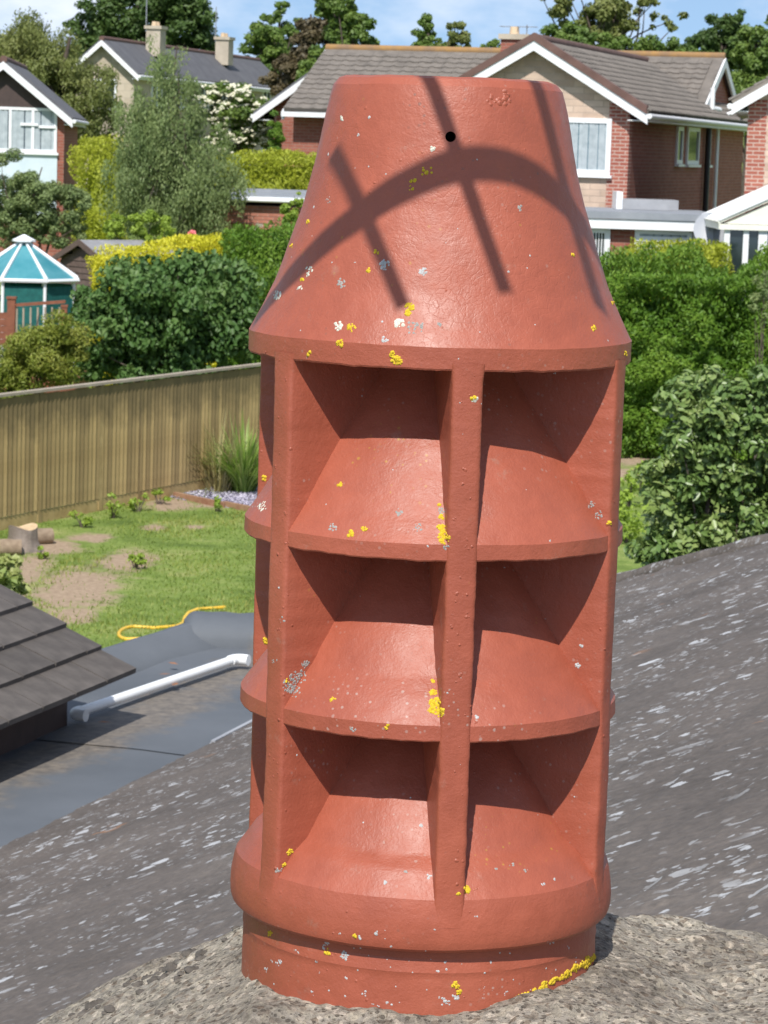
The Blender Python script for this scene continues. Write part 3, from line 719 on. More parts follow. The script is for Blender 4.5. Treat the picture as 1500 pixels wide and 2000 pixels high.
def lump(mb, c, r, sq=.6, seed=0, nrm=Zv, seg=7, rings=4):
    nrm = unit(nrm); a = unit(np.cross(nrm, (.3, .9, .2))); b_ = np.cross(nrm, a); V = []; Fs = []
    for i in range(rings + 1):
        ph = math.pi / 2 * i / rings
        for j in range(seg):
            t = 2 * math.pi * j / seg; k = 1 + .5 * noise.noise(Vector((math.cos(t) * 1.3 + seed, math.sin(t) * 1.3 + seed * .7, ph)))
            V.append(np.array(c) + k * r * (math.cos(ph) * (a * math.cos(t) + b_ * math.sin(t)) + nrm * sq * math.sin(ph)) - nrm * r * .12)
    for i in range(rings):
        for j in range(seg): Fs.append((i * seg + j, i * seg + (j + 1) % seg, (i + 1) * seg + (j + 1) % seg, (i + 1) * seg + j))
    mb.add(V, Fs)
mb = MB()
for i in range(90):                                            # crusts of dark moss along the back and left lip of the mortar
    if i % 3 == 0: dx, dy = random.uniform(DX0 + .02, -.14), random.uniform(.02, DY1 - .03)
    elif i % 3 == 1: dx, dy = random.uniform(-.3, DX1 - .05), DY1 - .02 - abs(random.gauss(0, .03))
    else: dx, dy = random.uniform(.18, DX1 - .02), random.uniform(-.1, DY1 - .03)
    lump(mb, (POT[0] + dx, POT[1] + dy, EYE + mound(dx, dy)), random.uniform(.002, .008) * (1.2 if i % 3 == 1 else .7), .5, i)
for i in range(40):
    p_ = np.array([-.245 + random.gauss(0, .035), .1 + random.gauss(0, .05)]); lump(mb, (POT[0] + p_[0], POT[1] + p_[1], EYE + mound(*p_)), random.uniform(.003, .009), .6, i)
mo = stack.part('moss', mb, 'moss_dark', smooth=60); mo['kind'] = 'stuff'

# ================================================================== CHIMNEY POT
m, n, l, b = nodes_of('painted_clay')
t = n.new('ShaderNodeTexCoord'); v = t.outputs['Object']
f1 = noise_tex(n, l, v, 5, 5, .6); f2 = noise_tex(n, l, v, 38, 6, .7); f3 = noise_tex(n, l, v, 420, 3, .6)
r1 = ramp(n, [(.3, (.29, .07, .038)), (.55, (.335, .085, .046)), (.75, (.365, .102, .058))]); l.new(f1, r1.inputs[0])
r2 = ramp(n, [(.25, (.84, .86, .88)), (.75, (1.12, 1.1, 1.08))]); l.new(f2, r2.inputs[0])
c_ = mixc(n, l, .7, r1.outputs[0], r2.outputs[0], 'MULTIPLY')
# specks of pale and dark growth
def specks(scale, thr, soft, seed, lo, hi):
    mpn = n.new('ShaderNodeMapping'); mpn.inputs['Location'].default_value = (seed, seed * 1.3, seed * .4); l.new(v, mpn.inputs[0])
    vo = n.new('ShaderNodeTexVoronoi'); vo.inputs['Scale'].default_value = scale; l.new(mpn.outputs[0], vo.inputs['Vector'])
    sp = n.new('ShaderNodeSeparateColor'); l.new(vo.outputs['Color'], sp.inputs[0])
    d = math_n(n, l, 'SUBTRACT', math_n(n, l, 'MULTIPLY', math_n(n, l, 'POWER', sp.outputs[0], 3.0), thr), vo.outputs['Distance'])
    mr = n.new('ShaderNodeMapRange'); mr.inputs[2].default_value = soft; l.new(d, mr.inputs[0])
    g = n.new('ShaderNodeMapRange'); g.inputs[1].default_value = lo; g.inputs[2].default_value = hi; l.new(noise_tex(n, l, mpn.outputs[0], 9, 4, .65), g.inputs[0])
    return math_n(n, l, 'MULTIPLY', mr.outputs[0], g.outputs[0])
c_ = mixc(n, l, math_n(n, l, 'MULTIPLY', specks(260, .5, .2, 2.2, .52, .66), .5), c_, (.42, .37, .33))
c_ = mixc(n, l, math_n(n, l, 'MULTIPLY', specks(240, .45, .2, 7.9, .55, .68), .55), c_, (.12, .085, .07))
c_ = mixc(n, l, math_n(n, l, 'MULTIPLY', specks(210, .42, .2, 4.4, .58, .68), .5), c_, (.42, .28, .03))
gd = n.new('ShaderNodeMapRange'); gd.inputs[1].default_value = .62; gd.inputs[2].default_value = .72; l.new(noise_tex(n, l, v, 24, 7, .75), gd.inputs[0])
c_ = mixc(n, l, math_n(n, l, 'MULTIPLY', gd.outputs[0], .28), c_, (.3, .24, .19))
l.new(c_, b.inputs['Base Color'])
rg = ramp(n, [(.3, (.4, .4, .4)), (.7, (.58, .58, .58))]); l.new(f2, rg.inputs[0]); l.new(rg.outputs[0], b.inputs['Roughness'])
b.inputs['Specular IOR Level'].default_value = .5
# crazed, brushed paint
dn = n.new('ShaderNodeTexNoise'); dn.inputs['Scale'].default_value = 60; dn.inputs['Detail'].default_value = 3; l.new(v, dn.inputs['Vector'])
ad = n.new('ShaderNodeVectorMath'); ad.operation = 'MULTIPLY_ADD'; ad.inputs[1].default_value = (.014,) * 3; l.new(dn.outputs['Color'], ad.inputs[0]); l.new(v, ad.inputs[2])
vo = n.new('ShaderNodeTexVoronoi'); vo.feature = 'DISTANCE_TO_EDGE'; vo.inputs['Scale'].default_value = 125; l.new(ad.outputs[0], vo.inputs['Vector'])
cr1 = n.new('ShaderNodeMapRange'); cr1.inputs[2].default_value = .09; l.new(vo.outputs['Distance'], cr1.inputs[0])
sz = n.new('ShaderNodeSeparateXYZ'); l.new(v, sz.inputs[0])
hi_ = n.new('ShaderNodeMapRange'); hi_.inputs[1].default_value = .54; hi_.inputs[2].default_value = .62; l.new(sz.outputs[2], hi_.inputs[0])
cg = n.new('ShaderNodeMapRange'); cg.inputs[1].default_value = .42; cg.inputs[2].default_value = .58; l.new(noise_tex(n, l, v, 11, 3), cg.inputs[0])
crk = math_n(n, l, 'MULTIPLY', math_n(n, l, 'SUBTRACT', cr1.outputs[0], 1.0), math_n(n, l, 'MULTIPLY', hi_.outputs[0], cg.outputs[0]))
bump(n, l, b, crk, .22, .0006)
bump(n, l, b, f3, .55, .0006); bump(n, l, b, noise_tex(n, l, v, 150, 4, .6), .35, .0012); bump(n, l, b, noise_tex(n, l, v, 34, 3, .5), .25, .003)

PB = -.735                                                       # pot base below the eye
pot = Thing('chimney_pot', (POT[0], POT[1], EYE + PB), 'tall red-painted clay chimney pot with three tiers of louvres and tapered cap', 'chimney pot')
def resample(prof, step):
    out = []
    for (r0, z0), (r1_, z1) in zip(prof[:-1], prof[1:]):
        k = max(1, int(math.hypot(r1_ - r0, z1 - z0) / step))
        out += [(r0 + (r1_ - r0) * i / k, z0 + (z1 - z0) * i / k) for i in range(k)]
    return out + [prof[-1]]
def wobble(p, amp=1.0):
    q = Vector(p)
    return amp * (.0016 * noise.noise(q * 7) + .0008 * noise.noise(q * 28) + .00035 * noise.noise(q * 90))
def disp(mb, amp=1.0, lipz=()):
    out = []
    for p in mb.v:
        d = unit((p[0], p[1], .15)); w = wobble(p, amp)
        for lz in lipz:                                          # ragged lower arrises
            if abs(p[2] - lz) < .004 and math.hypot(p[0], p[1]) > .15:
                a = math.atan2(p[1], p[0]); w2 = .0008 * noise.noise(Vector((a * 11, lz * 9, 2))) + .0012 * max(0, noise.noise(Vector((a * 70, lz, 5))) - .25); p = (p[0], p[1], p[2] - w2)
        out.append((p[0] + d[0] * w, p[1] + d[1] * w, p[2] + d[2] * w))
    mb.v = out
def zl(z): return z - PB                                          # eye-relative to pot-local
def potpart(name, mb, smooth=19):
    me = mb.mesh(name, (0, 0, 0), smooth); return link(name, me, 'painted_clay', pot.o)
SEG = 224
capo = [(.080, .0585), (.0875, .0605), (.0935, .0585), (.0985, .0525), (.1012, .043), (.1046, .028), (.1088, .006), (.1132, -.016), (.1213, -.047), (.1331, -.082), (.1449, -.1155), (.1555, -.139), (.1650, -.1572), (.1659, -.1586), (.1658, -.1760), (.1650, -.1775), (.160, -.1775), (.10, -.1765), (.066, -.1755)]
prof = [(.066, -.1755), (.078, -.16), (.078, .05)] + capo
mb = MB().lathe((0, 0, 0), [(r, zl(z)) for r, z in resample(prof, .0035)], SEG); disp(mb, 1, (zl(-.1775),))
cap = potpart('cap', mb)
# weep hole drilled through the cap wall
hp = None
def cone_at(x, y):
    d = ray(x, y)
    for i in range(900):
        p = CAM + d * (2.25 + i * .0003) / d[1]
        z = p[2] - EYE
        r = np.interp(-z, [-.0525, -.043, -.028, -.006, .016, .047, .082, .1155, .139, .1525, .1605, .1775], [.0985, .1012, .1046, .1088, .1132, .1213, .1331, .1449, .1555, .1628, .166, .1655])
        if math.hypot(p[0] - POT[0], p[1] - POT[1]) <= r: return p
    return None
hp = cone_at(880, 267)
hd = unit(np.array([hp[0] - POT[0], hp[1] - POT[1], 0])); hl = hp - pot.loc
cut = MB(); cut.tube([hl + hd * .03, hl - hd * .05], .0044, 20)
cutter = link('cutter', cut.mesh('cutter'), 'painted_clay', pot.o)
bm_ = cap.modifiers.new('hole', 'BOOLEAN'); bm_.object = cutter; bm_.operation = 'DIFFERENCE'; bm_.solver = 'EXACT'
bpy.context.view_layer.update()
dg = bpy.context.evaluated_depsgraph_get(); newme = bpy.data.meshes.new_from_object(cap.evaluated_get(dg)); cap.modifiers.clear(); cap.data = newme; newme.name = 'cap'
bpy.data.objects.remove(cutter)

plain('soot_and_shade', (.012, .01, .009), (.025, .02, .018), 40, .95, .5)
mb = MB().lathe((0, 0, 0), [(.0765, zl(.045)), (.0765, zl(-.155)), (.056, zl(-.165)), (.056, zl(-.62)), (.0, zl(-.62))], 48)
link('added_dark_liner', mb.mesh('added_dark_liner', (0, 0, 0), 40), 'soot_and_shade', pot.o)  # black liner added so the inside looks dark through the weep hole
lips = [(-.1775, -.3200, -.3345), (-.3345, -.4710, -.4855), (-.4855, -.6185, None)]
for zt_, zlip, zb in lips:
    p = [(.064, zt_ + .004), (.073, zt_ - .002), (.0785, zt_ - .014), (.0905, zt_ - .032), (.118, zt_ - .071), (.138, zt_ - .102), (.151, zlip + .0195), (.1645, zlip + .0004), (.1654, zlip - .0008)]
    if zb: p += [(.1657, zb + .0012), (.1650, zb), (.160, zb), (.10, zb + .001), (.064, zb + .002)]
    else: p += [(.1672, -.626), (.1690, -.637), (.1696, -.648), (.1692, -.657), (.1680, -.6612), (.1655, -.6638), (.1600, -.6648), (.1572, -.6665), (.1566, -.672)]
    mb = MB().lathe((0, 0, 0), [(r, zl(z)) for r, z in resample(p, .0035)], SEG); disp(mb, 1, (zl(zb),) if zb else ())
    potpart('louvre' if zb else 'flange', mb)
mb = MB().lathe((0, 0, 0), [(r, zl(z)) for r, z in resample([(.1562, -.664), (.1567, -.672), (.1580, -.684), (.1572, -.687), (.1578, -.71), (.158, -.735), (.158, -.78)], .0035)], SEG); disp(mb, 1.2)
potpart('base_collar', mb)
RIB_AZ = 7.4
for kx in range(6):
    az = math.radians(RIB_AZ + 60 * kx); rad = np.array([math.sin(az), -math.cos(az), 0]); tan = np.array([math.cos(az), math.sin(az), 0])
    sec = []
    for i in range(11): sec.append((.06 + (.1635 - .06) * i / 10, .0150 - .0022 * i / 10))
    sec += [(.1652, .0122), (.1664, .0108), (.1669, .0085), (.1672, .004), (.1673, 0)]
    sec = sec + [(r, -t) for r, t in sec[-2::-1]]
    nz_ = 130; V = []
    for j in range(nz_ + 1):
        z = -.1715 + (-.642 + .1715) * j / nz_
        grow = 1 + .12 * math.exp(-((z + .172) / .01) ** 2)
        for (r, t) in sec:
            e = .0006 * noise.noise(Vector((kx * 5 + math.copysign(1, t), z * 30, 0))) + .0007 * noise.noise(Vector((kx * 3, z * 120, math.copysign(2, t)))) if r > .12 else 0
            fl = .0022 * min(1, max(0, (-z - .615) / .027))
            V.append(rad * (r + fl) + tan * ((t * grow) + e) + Zv * zl(z))
    k = len(sec)
    mb = MB().add(V, [(j * k + i, j * k + i + 1, (j + 1) * k + i + 1, (j + 1) * k + i) for j in range(nz_) for i in range(k - 1)]); disp(mb, 1)
    potpart('rib', mb, 40)

# lichens: found where the photograph shows them on the pot
bv, bf = [], []
for o in pot.o.children:
    o_ = len(bv); bv += [tuple(np.array(v_.co) + pot.loc) for v_ in o.data.vertices]; bf += [tuple(i + o_ for i in p.vertices) for p in o.data.polygons]
bvh = BVHTree.FromPolygons(bv, bf)
def hit(x, y):
    d = ray(x, y); h_ = bvh.ray_cast(Vector(CAM), Vector(unit(d)))
    return (np.array(h_[0]), np.array(h_[1])) if h_[0] is not None else (None, None)
def patch(mb, x, y, rpx, nl, lo, hi, sq):
    for i in range(nl):
        a = random.random() * 6.28; q = rpx * random.random() ** .6
        p, nn = hit(x + q * math.cos(a), y + q * math.sin(a))
        if p is None: continue
        c = np.array([POT[0], POT[1], p[2]])
        if nn @ (CAM - p) < 0: nn = -nn
        lump(mb, p - pot.loc, random.uniform(lo, hi), sq, random.random() * 50, nn, 6, 2)
mb = MB()
for (x, y, r_, k) in [(775, 704, 9, 40), (768, 693, 6, 14), (800, 600, 9, 30), (795, 612, 6, 12), (664, 670, 7, 18), (686, 640, 8, 18), (868, 1050, 11, 45), (862, 1032, 7, 25), (861, 1010, 5, 12), (857, 985, 3, 5), (685, 1041, 7, 16), (711, 1032, 5, 10), (664, 946, 4, 8), (851, 1374, 11, 55), (846, 1352, 7, 22), (858, 1391, 10, 30), (846, 1330, 4, 8), (843, 1385, 8, 20), (603, 691, 4, 5), (601, 432, 4, 5), (590, 545, 4, 4), (570, 480, 4, 4), (517, 1252, 6, 12), (516, 935, 6, 10), (566, 1664, 6, 14), (912, 1738, 7, 20), (890, 1926, 8, 14), (640, 1858, 6, 8), (527, 1822, 5, 8), (693, 1826, 4, 7), (835, 335, 12, 8), (805, 360, 12, 8), (1120, 497, 4, 4), (1200, 590, 6, 10), (1222, 690, 6, 8), (926, 778, 6, 8), (560, 1330, 5, 4), (650, 1365, 5, 4), (755, 1420, 5, 4), (1160, 640, 6, 5), (1190, 1022, 4, 6), (895, 1745, 4, 4), (555, 1690, 4, 4), (895, 1938, 5, 6), (720, 525, 5, 5), (735, 490, 6, 5)]:
    patch(mb, x, y, r_, k, .0007, .0019, .7)
for i in range(90):
    a = random.random(); w_ = .35 + max(0, noise.noise(Vector((a * 9, 2, 0)))) * 1.6; patch(mb, 1166 - 125 * a, 1866 + 74 * a + random.gauss(0, 3), 6 * w_, int(7 * w_), .0009, .0024, .7)
for i in range(16): patch(mb, 1035 - 30 * i / 15, 1945 + 14 * i / 15, 9, 5, .001, .0026, .7)
yl = pot.part('yellow_lichen', mb.mesh('yellow_lichen', (0, 0, 0), 60), 'lichen_yellow'); yl['kind'] = 'stuff'
mb = MB()
for (x, y, r_, k) in [(780, 630, 9, 24), (660, 636, 9, 18), (926, 780, 5, 8), (845, 291, 5, 8), (668, 232, 5, 7), (541, 576, 8, 24), (603, 530, 10, 10), (512, 988, 9, 18), (1205, 1348, 5, 8), (585, 560, 7, 5), (1192, 1640, 6, 14), (1190, 1660, 5, 12)]:
    patch(mb, x, y, r_, k, .0008, .0020, .45)
pl = pot.part('pale_lichen', mb.mesh('pale_lichen', (0, 0, 0), 60), 'lichen_pale'); pl['kind'] = 'stuff'
mb = MB()
for (x, y, r_, k) in [(750, 517, 10, 26), (826, 530, 8, 18), (752, 662, 6, 9), (1128, 1299, 6, 10), (838, 1712, 5, 8), (545, 1880, 8, 12), (672, 1866, 9, 16), (637, 1842, 5, 6), (890, 1948, 6, 8), (870, 1958, 8, 10), (736, 1822, 4, 5), (822, 1612, 3, 4), (752, 1722, 3, 4), (930, 1402, 4, 4), (1135, 1262, 3, 3), (1060, 1727, 3, 4), (1082, 1716, 3, 3), (630, 1850, 5, 5), (520, 1895, 5, 5), (700, 1830, 6, 4), (580, 1860, 5, 4), (1010, 1960, 5, 6), (930, 1790, 3, 2), (700, 265, 3, 3), (720, 230, 2, 2), (612, 405, 2, 2), (640, 300, 3, 3)]:
    patch(mb, x, y, r_, k, .0006, .0016, .4)
for i in range(45): patch(mb, random.uniform(478, 1150), random.uniform(1835, 1965), random.choice([2, 3, 5]), random.choice([1, 2, 4]), .0004, .0013, .35)
for i in range(70):
    z_ = random.random(); x = random.uniform(480, 1190); y = random.choice([random.uniform(1800, 1960), random.uniform(300, 680), random.uniform(700, 1850)]); patch(mb, x, y, 2, random.choice([1, 1, 2]), .0004, .0011, .35)
wlz = pot.part('white_lichen', mb.mesh('white_lichen', (0, 0, 0), 60), 'lichen_white'); wlz['kind'] = 'stuff'
mb = MB()
for (x, y, r_, k) in [(667, 553, 9, 26), (858, 633, 4, 10), (1016, 406, 6, 10), (640, 392, 5, 5), (582, 1322, 16, 60), (597, 1298, 8, 24), (566, 1338, 14, 50), (575, 1350, 12, 24), (780, 1000, 7, 10), (815, 1030, 9, 14), (862, 998, 6, 14), (650, 1030, 9, 12), (1155, 985, 8, 12), (1168, 1005, 8, 12), (792, 1704, 3, 5), (970, 1697, 4, 6), (1000, 1690, 5, 6), (1025, 1700, 6, 6), (545, 1700, 7, 8), (810, 640, 18, 26), (690, 1425, 6, 6), (535, 1290, 6, 6), (500, 985, 14, 18), (550, 1210, 6, 4), (872, 1070, 5, 8)]:
    patch(mb, x, y, r_, k, .0005, .0015, .35)
bl = MB()                                                        # blisters and runs in the old paint
for i in range(110):
    rx_ = random.choice([545, 545, 905, 905, 1205]); patch(bl, rx_ + random.gauss(0, 14), random.uniform(700, 1760), 3, random.choice([1, 1, 2]), .0006, .002, .35)
for i in range(60): patch(bl, random.uniform(480, 1190), random.choice([random.uniform(1770, 1960), random.uniform(180, 700)]), 3, 1, .0006, .0018, .3)
patch(bl, 985, 190, 14, 16, .0012, .0032, .35); patch(bl, 960, 195, 10, 6, .001, .0025, .35)
pb_ = pot.part('paint_blisters', bl.mesh('paint_blisters', (0, 0, 0), 70), 'painted_clay'); pb_['kind'] = 'stuff'
gl = pot.part('grey_lichen', mb.mesh('grey_lichen', (0, 0, 0), 60), 'lichen_grey'); gl['kind'] = 'stuff'

# ================================================================== TV AERIAL (above the frame; its shadow falls on the cap)
apos = np.array([POT[0], POT[1], EYE - .05]) + SUN * .85
def sunward(x, y):
    p = cone_at(x, y)
    return p + SUN * ((apos - p) @ SUN)
bp = [sunward(*q) for q in [(508, 612), (600, 520), (700, 430), (790, 362), (890, 325), (1000, 322), (1090, 385)]]
bp = [np.array(p) for p in bp]
for _ in range(2): bp = [bp[0]] + [(bp[i - 1] + 2 * bp[i] + bp[i + 1]) / 4 for i in range(1, len(bp) - 1)] + [bp[-1]]
bdir = unit(bp[-1] - bp[2]); mast_p = bp[-1] + bdir * .42
foot_z = 3.75
ta = Thing('tv_aerial', (mast_p[0], mast_p[1], foot_z), 'television aerial on a mast beside the pot, seen only by its shadow', 'aerial')
mb = MB(); mb.tube([bp[0] + (bp[0] - bp[1]) * .15] + bp + [mast_p + bdir * .05], .0125, 10); boom = ta.part('boom', mb, 'aerial_metal', smooth=50)
def element(pa, pb, ext_a=0, ext_b=0):
    a, b_ = sunward(*pa), sunward(*pb); d = b_ - a; mb = MB(); mb.tube([a - d * ext_a, b_ + d * ext_b], .0062, 8); ta.part('element', mb, 'aerial_metal', smooth=50)
element((650, 300), (788, 600)); element((880, 265), (988, 572), .9, 0); element((1085, 300), (1150, 530), .9, .4)
mb = MB(); mb.tube([(mast_p[0], mast_p[1], foot_z), (mast_p[0], mast_p[1], mast_p[2] + .12)], .016, 12); ta.part('mast', mb, 'aerial_metal', smooth=50)
for z in (3.85, 4.05):
    mb = MB(); yb = POT[1] + DY0 + .03; mb.obox((mast_p[0] - .02, mast_p[1] - .02, z), (.04, 0, 0), (0, max(.05, yb - mast_p[1] + .02), 0), (0, 0, .03)); ta.part('bracket', mb, 'aerial_metal')

# ================================================================== GARDEN BELOW: fence, stump, hose, beds
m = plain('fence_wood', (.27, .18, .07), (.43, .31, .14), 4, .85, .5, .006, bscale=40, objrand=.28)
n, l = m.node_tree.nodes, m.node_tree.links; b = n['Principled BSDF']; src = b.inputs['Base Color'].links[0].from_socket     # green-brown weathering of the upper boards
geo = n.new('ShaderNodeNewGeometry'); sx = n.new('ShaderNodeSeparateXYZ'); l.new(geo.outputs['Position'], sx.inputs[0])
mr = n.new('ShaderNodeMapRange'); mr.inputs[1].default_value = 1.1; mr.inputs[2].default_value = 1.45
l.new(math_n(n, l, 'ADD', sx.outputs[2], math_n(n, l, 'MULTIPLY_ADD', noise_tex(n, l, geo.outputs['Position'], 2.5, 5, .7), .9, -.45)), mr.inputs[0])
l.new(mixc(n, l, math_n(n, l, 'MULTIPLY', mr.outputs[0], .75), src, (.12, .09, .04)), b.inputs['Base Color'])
plain('fence_cap', (.3, .25, .19), (.4, .34, .27), 5, .85, .3)
FB = atZ(300, 976, 0); FA = FB + (atZ(-60, 1047, 0) - FB) * 1.8
FD = unit(FB - FA); FN = np.array([FD[1], -FD[0], 0]); FN = FN if FN[1] < 0 else -FN     # towards the lawn
FLEN = float(np.linalg.norm(FB - FA)) * 1.53; FH = 1.72
fence = Thing('garden_fence', FA + FD * FLEN / 2, 'tall close-boarded timber fence behind the lawn', 'fence')
bmx = MB(); bmx.add([(0, 0, 0), (.112, -.008, 0), (.112, -.032, 0), (0, -.01, 0), (0, 0, 1), (.112, -.008, 1), (.112, -.032, 1), (0, -.01, 1)], [(3, 2, 1, 0), (4, 5, 6, 7), (0, 1, 5, 4), (1, 2, 6, 5), (2, 3, 7, 6), (3, 0, 4, 7)])
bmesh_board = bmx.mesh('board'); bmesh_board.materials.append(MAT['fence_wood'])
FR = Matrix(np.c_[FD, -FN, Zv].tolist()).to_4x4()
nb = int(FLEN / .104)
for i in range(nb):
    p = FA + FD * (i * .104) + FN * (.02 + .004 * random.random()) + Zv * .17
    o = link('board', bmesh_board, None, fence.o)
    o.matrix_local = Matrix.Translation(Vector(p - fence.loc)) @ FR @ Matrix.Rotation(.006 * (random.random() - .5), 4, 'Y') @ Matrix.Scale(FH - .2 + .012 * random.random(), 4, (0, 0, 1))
mb = MB(); mb.obox(FA - FN * .03 + Zv * FH, FD * FLEN, FN * .11, Zv * .035); fence.part('capping_rail', mb, 'fence_cap')
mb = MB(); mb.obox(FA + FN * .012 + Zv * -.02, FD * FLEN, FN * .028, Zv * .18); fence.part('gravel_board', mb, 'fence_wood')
for z in (.4, 1.0, 1.5):
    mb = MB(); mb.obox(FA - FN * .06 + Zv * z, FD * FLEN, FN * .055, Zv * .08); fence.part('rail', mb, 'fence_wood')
for px_ in (-35, 74, 192, 268, 452, 560):
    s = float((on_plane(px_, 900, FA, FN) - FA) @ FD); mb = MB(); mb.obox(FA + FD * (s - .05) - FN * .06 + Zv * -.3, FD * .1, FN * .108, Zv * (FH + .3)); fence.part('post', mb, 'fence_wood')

# gravel bed of slate chippings in the corner, timber edging
gc = [atZ(*q, 0) for q in ((318, 968), (350, 975), (520, 1006), (640, 985), (560, 925), (420, 938))]
mb = MB(); mb.prism([p + Zv * .012 for p in gc], (0, 0, -.1)); gb = link('gravel_bed', mb.mesh('gravel_bed'), 'slate_chip'); gb['kind'] = 'structure'
k = 9000; pts = []
lo_, hi_2 = np.min(gc, 0), np.max(gc, 0)
def inside(p, poly):
    c = False; j = len(poly) - 1
    for i in range(len(poly)):
        if (poly[i][1] > p[1]) != (poly[j][1] > p[1]) and p[0] < (poly[j][0] - poly[i][0]) * (p[1] - poly[i][1]) / (poly[j][1] - poly[i][1]) + poly[i][0]: c = not c
        j = i
    return c
while len(pts) < k:
    q = rng.uniform(lo_, hi_2)
    if inside(q, gc): pts.append((q[0], q[1], .018))
P = np.array(pts); N = norm_rows(np.tile(Zv, (k, 1)) + rand_unit(k) * .7); T = norm_rows(np.cross(N, rand_unit(k)))
foliage('chip', (.2, .18, .24), (.34, .32, .4), (.55, .52, .6), trans=0.0, rough=.7)
ch = link('slate_chippings', leaf_mesh('slate_chippings', P, N, T, rng.uniform(.03, .075, k), .035, OVAL), 'chip'); ch['kind'] = 'stuff'; tag(ch, 'purple-grey slate chippings in the bed at the fence corner', 'gravel')
for (a, b_) in (((338, 972), (432, 992)), ((434, 990), (545, 1012))):
    p, q = atZ(*a, 0), atZ(*b_, 0); d = unit(q - p); mb = MB(); mb.obox(p - Zv * .05, q - p, np.array([-d[1], d[0], 0]) * .06, Zv * .13)
    single('edging_plank', mb, 'edging_wood', p, 'brown plank edging the left of the slate bed' if a[0] < 400 else 'paler plank edging the slate bed beside the pot', 'plank', 'edging planks')

# tree stump and cut logs
sc_ = atZ(44, 1076, 0)
st = Thing('tree_stump', sc_, 'pale grey sawn tree stump standing on the worn lawn below the fence', 'tree stump')
R_ = .17; Hs = .3; V = []; seg = 28; rows = 10
for i in range(rows):
    t = i / (rows - 1); z = -.04 + (Hs + .04) * t
    for j in range(seg):
        a = 2 * math.pi * j / seg; fl = 1 + .5 * (1 - t) ** 3 * (1 + .6 * math.sin(4 * a + 1)); k_ = 1 + .09 * noise.noise(Vector((math.cos(a) * 2, math.sin(a) * 2, z * 1.5))) + .05 * noise.noise(Vector((a * 5, z * 2, 3)))
        V.append(sc_ + np.array([math.cos(a) * R_ * fl * k_, math.sin(a) * R_ * fl * k_, z + (.03 * math.sin(a * 2) if i == rows - 1 else 0)]))
mb = MB().add(V, [(i * seg + j, i * seg + (j + 1) % seg, (i + 1) * seg + (j + 1) % seg, (i + 1) * seg + j) for i in range(rows - 1) for j in range(seg)])
st.part('bark', mb, 'stump_bark', smooth=50)
mb = MB().add(V[-seg:], [tuple(range(seg))]); st.part('cut_face', mb, 'stump_cut')
for (x, y, rad, ln, ang, lab) in ((78, 1040, .1, .3, .5, 'short round log lying behind the tree stump'), (62, 1030, .075, .22, 1.9, 'small log leaning at the back of the tree stump'), (20, 1062, .1, .26, .2, 'dark log to the left of the tree stump')):
    p = atZ(x, y + 22, 0); d = np.array([math.cos(ang), math.sin(ang), 0]); c = p + Zv * (rad * .95)
    lg = Thing('log', p, lab, 'log', 'cut logs by the stump')
    mb = MB(); mb.tube([c - d * ln / 2, c - d * ln * .2, c + d * ln * .2, c + d * ln / 2], [rad, rad * 1.05, rad * .97, rad], 14, False); lg.part('bark', mb, 'log_bark', smooth=60)
    for s_ in (-1, 1):
        mb = MB(); e = c + d * s_ * ln / 2; q = np.array([-d[1], d[0], 0]); ring = [e + rad * (q * math.cos(2 * math.pi * j / 14) + Zv * math.sin(2 * math.pi * j / 14)) for j in range(14)]
        mb.add(ring, [tuple(range(14)) if s_ < 0 else tuple(range(13, -1, -1))]); lg.part('cut_end', mb, 'stump_cut')

# garden hose
pts = []
c0h, c1h = atZ(255, 1237, .012), atZ(350, 1232, .012)
for i in range(34):
    a = math.pi * (.5 + i / 33); cc = atZ(258, 1236, .013); pts.append(cc + np.array([.13 * math.cos(a), .38 * math.sin(a), 0]))
tail = [atZ(300, 1226.5, .013), atZ(345, 1223, .013), atZ(357, 1217, .013), atZ(361, 1206, .02), atZ(368, 1197, .05), atZ(385, 1190, .013), atZ(440, 1186, .013)]
head = [atZ(480, 1247, .013), atZ(380, 1246, .013), atZ(310, 1246, .013)]
pts = sorted(pts, key=lambda p: p[1]); 
hose = Thing('garden_hose', atZ(258, 1236, 0), 'yellow garden hose looped on the lawn beyond the felt roof', 'hose')
mb = MB(); mb.tube(head + pts + tail, .019, 8); hose.part('tube', mb, 'hose_yellow', smooth=60)

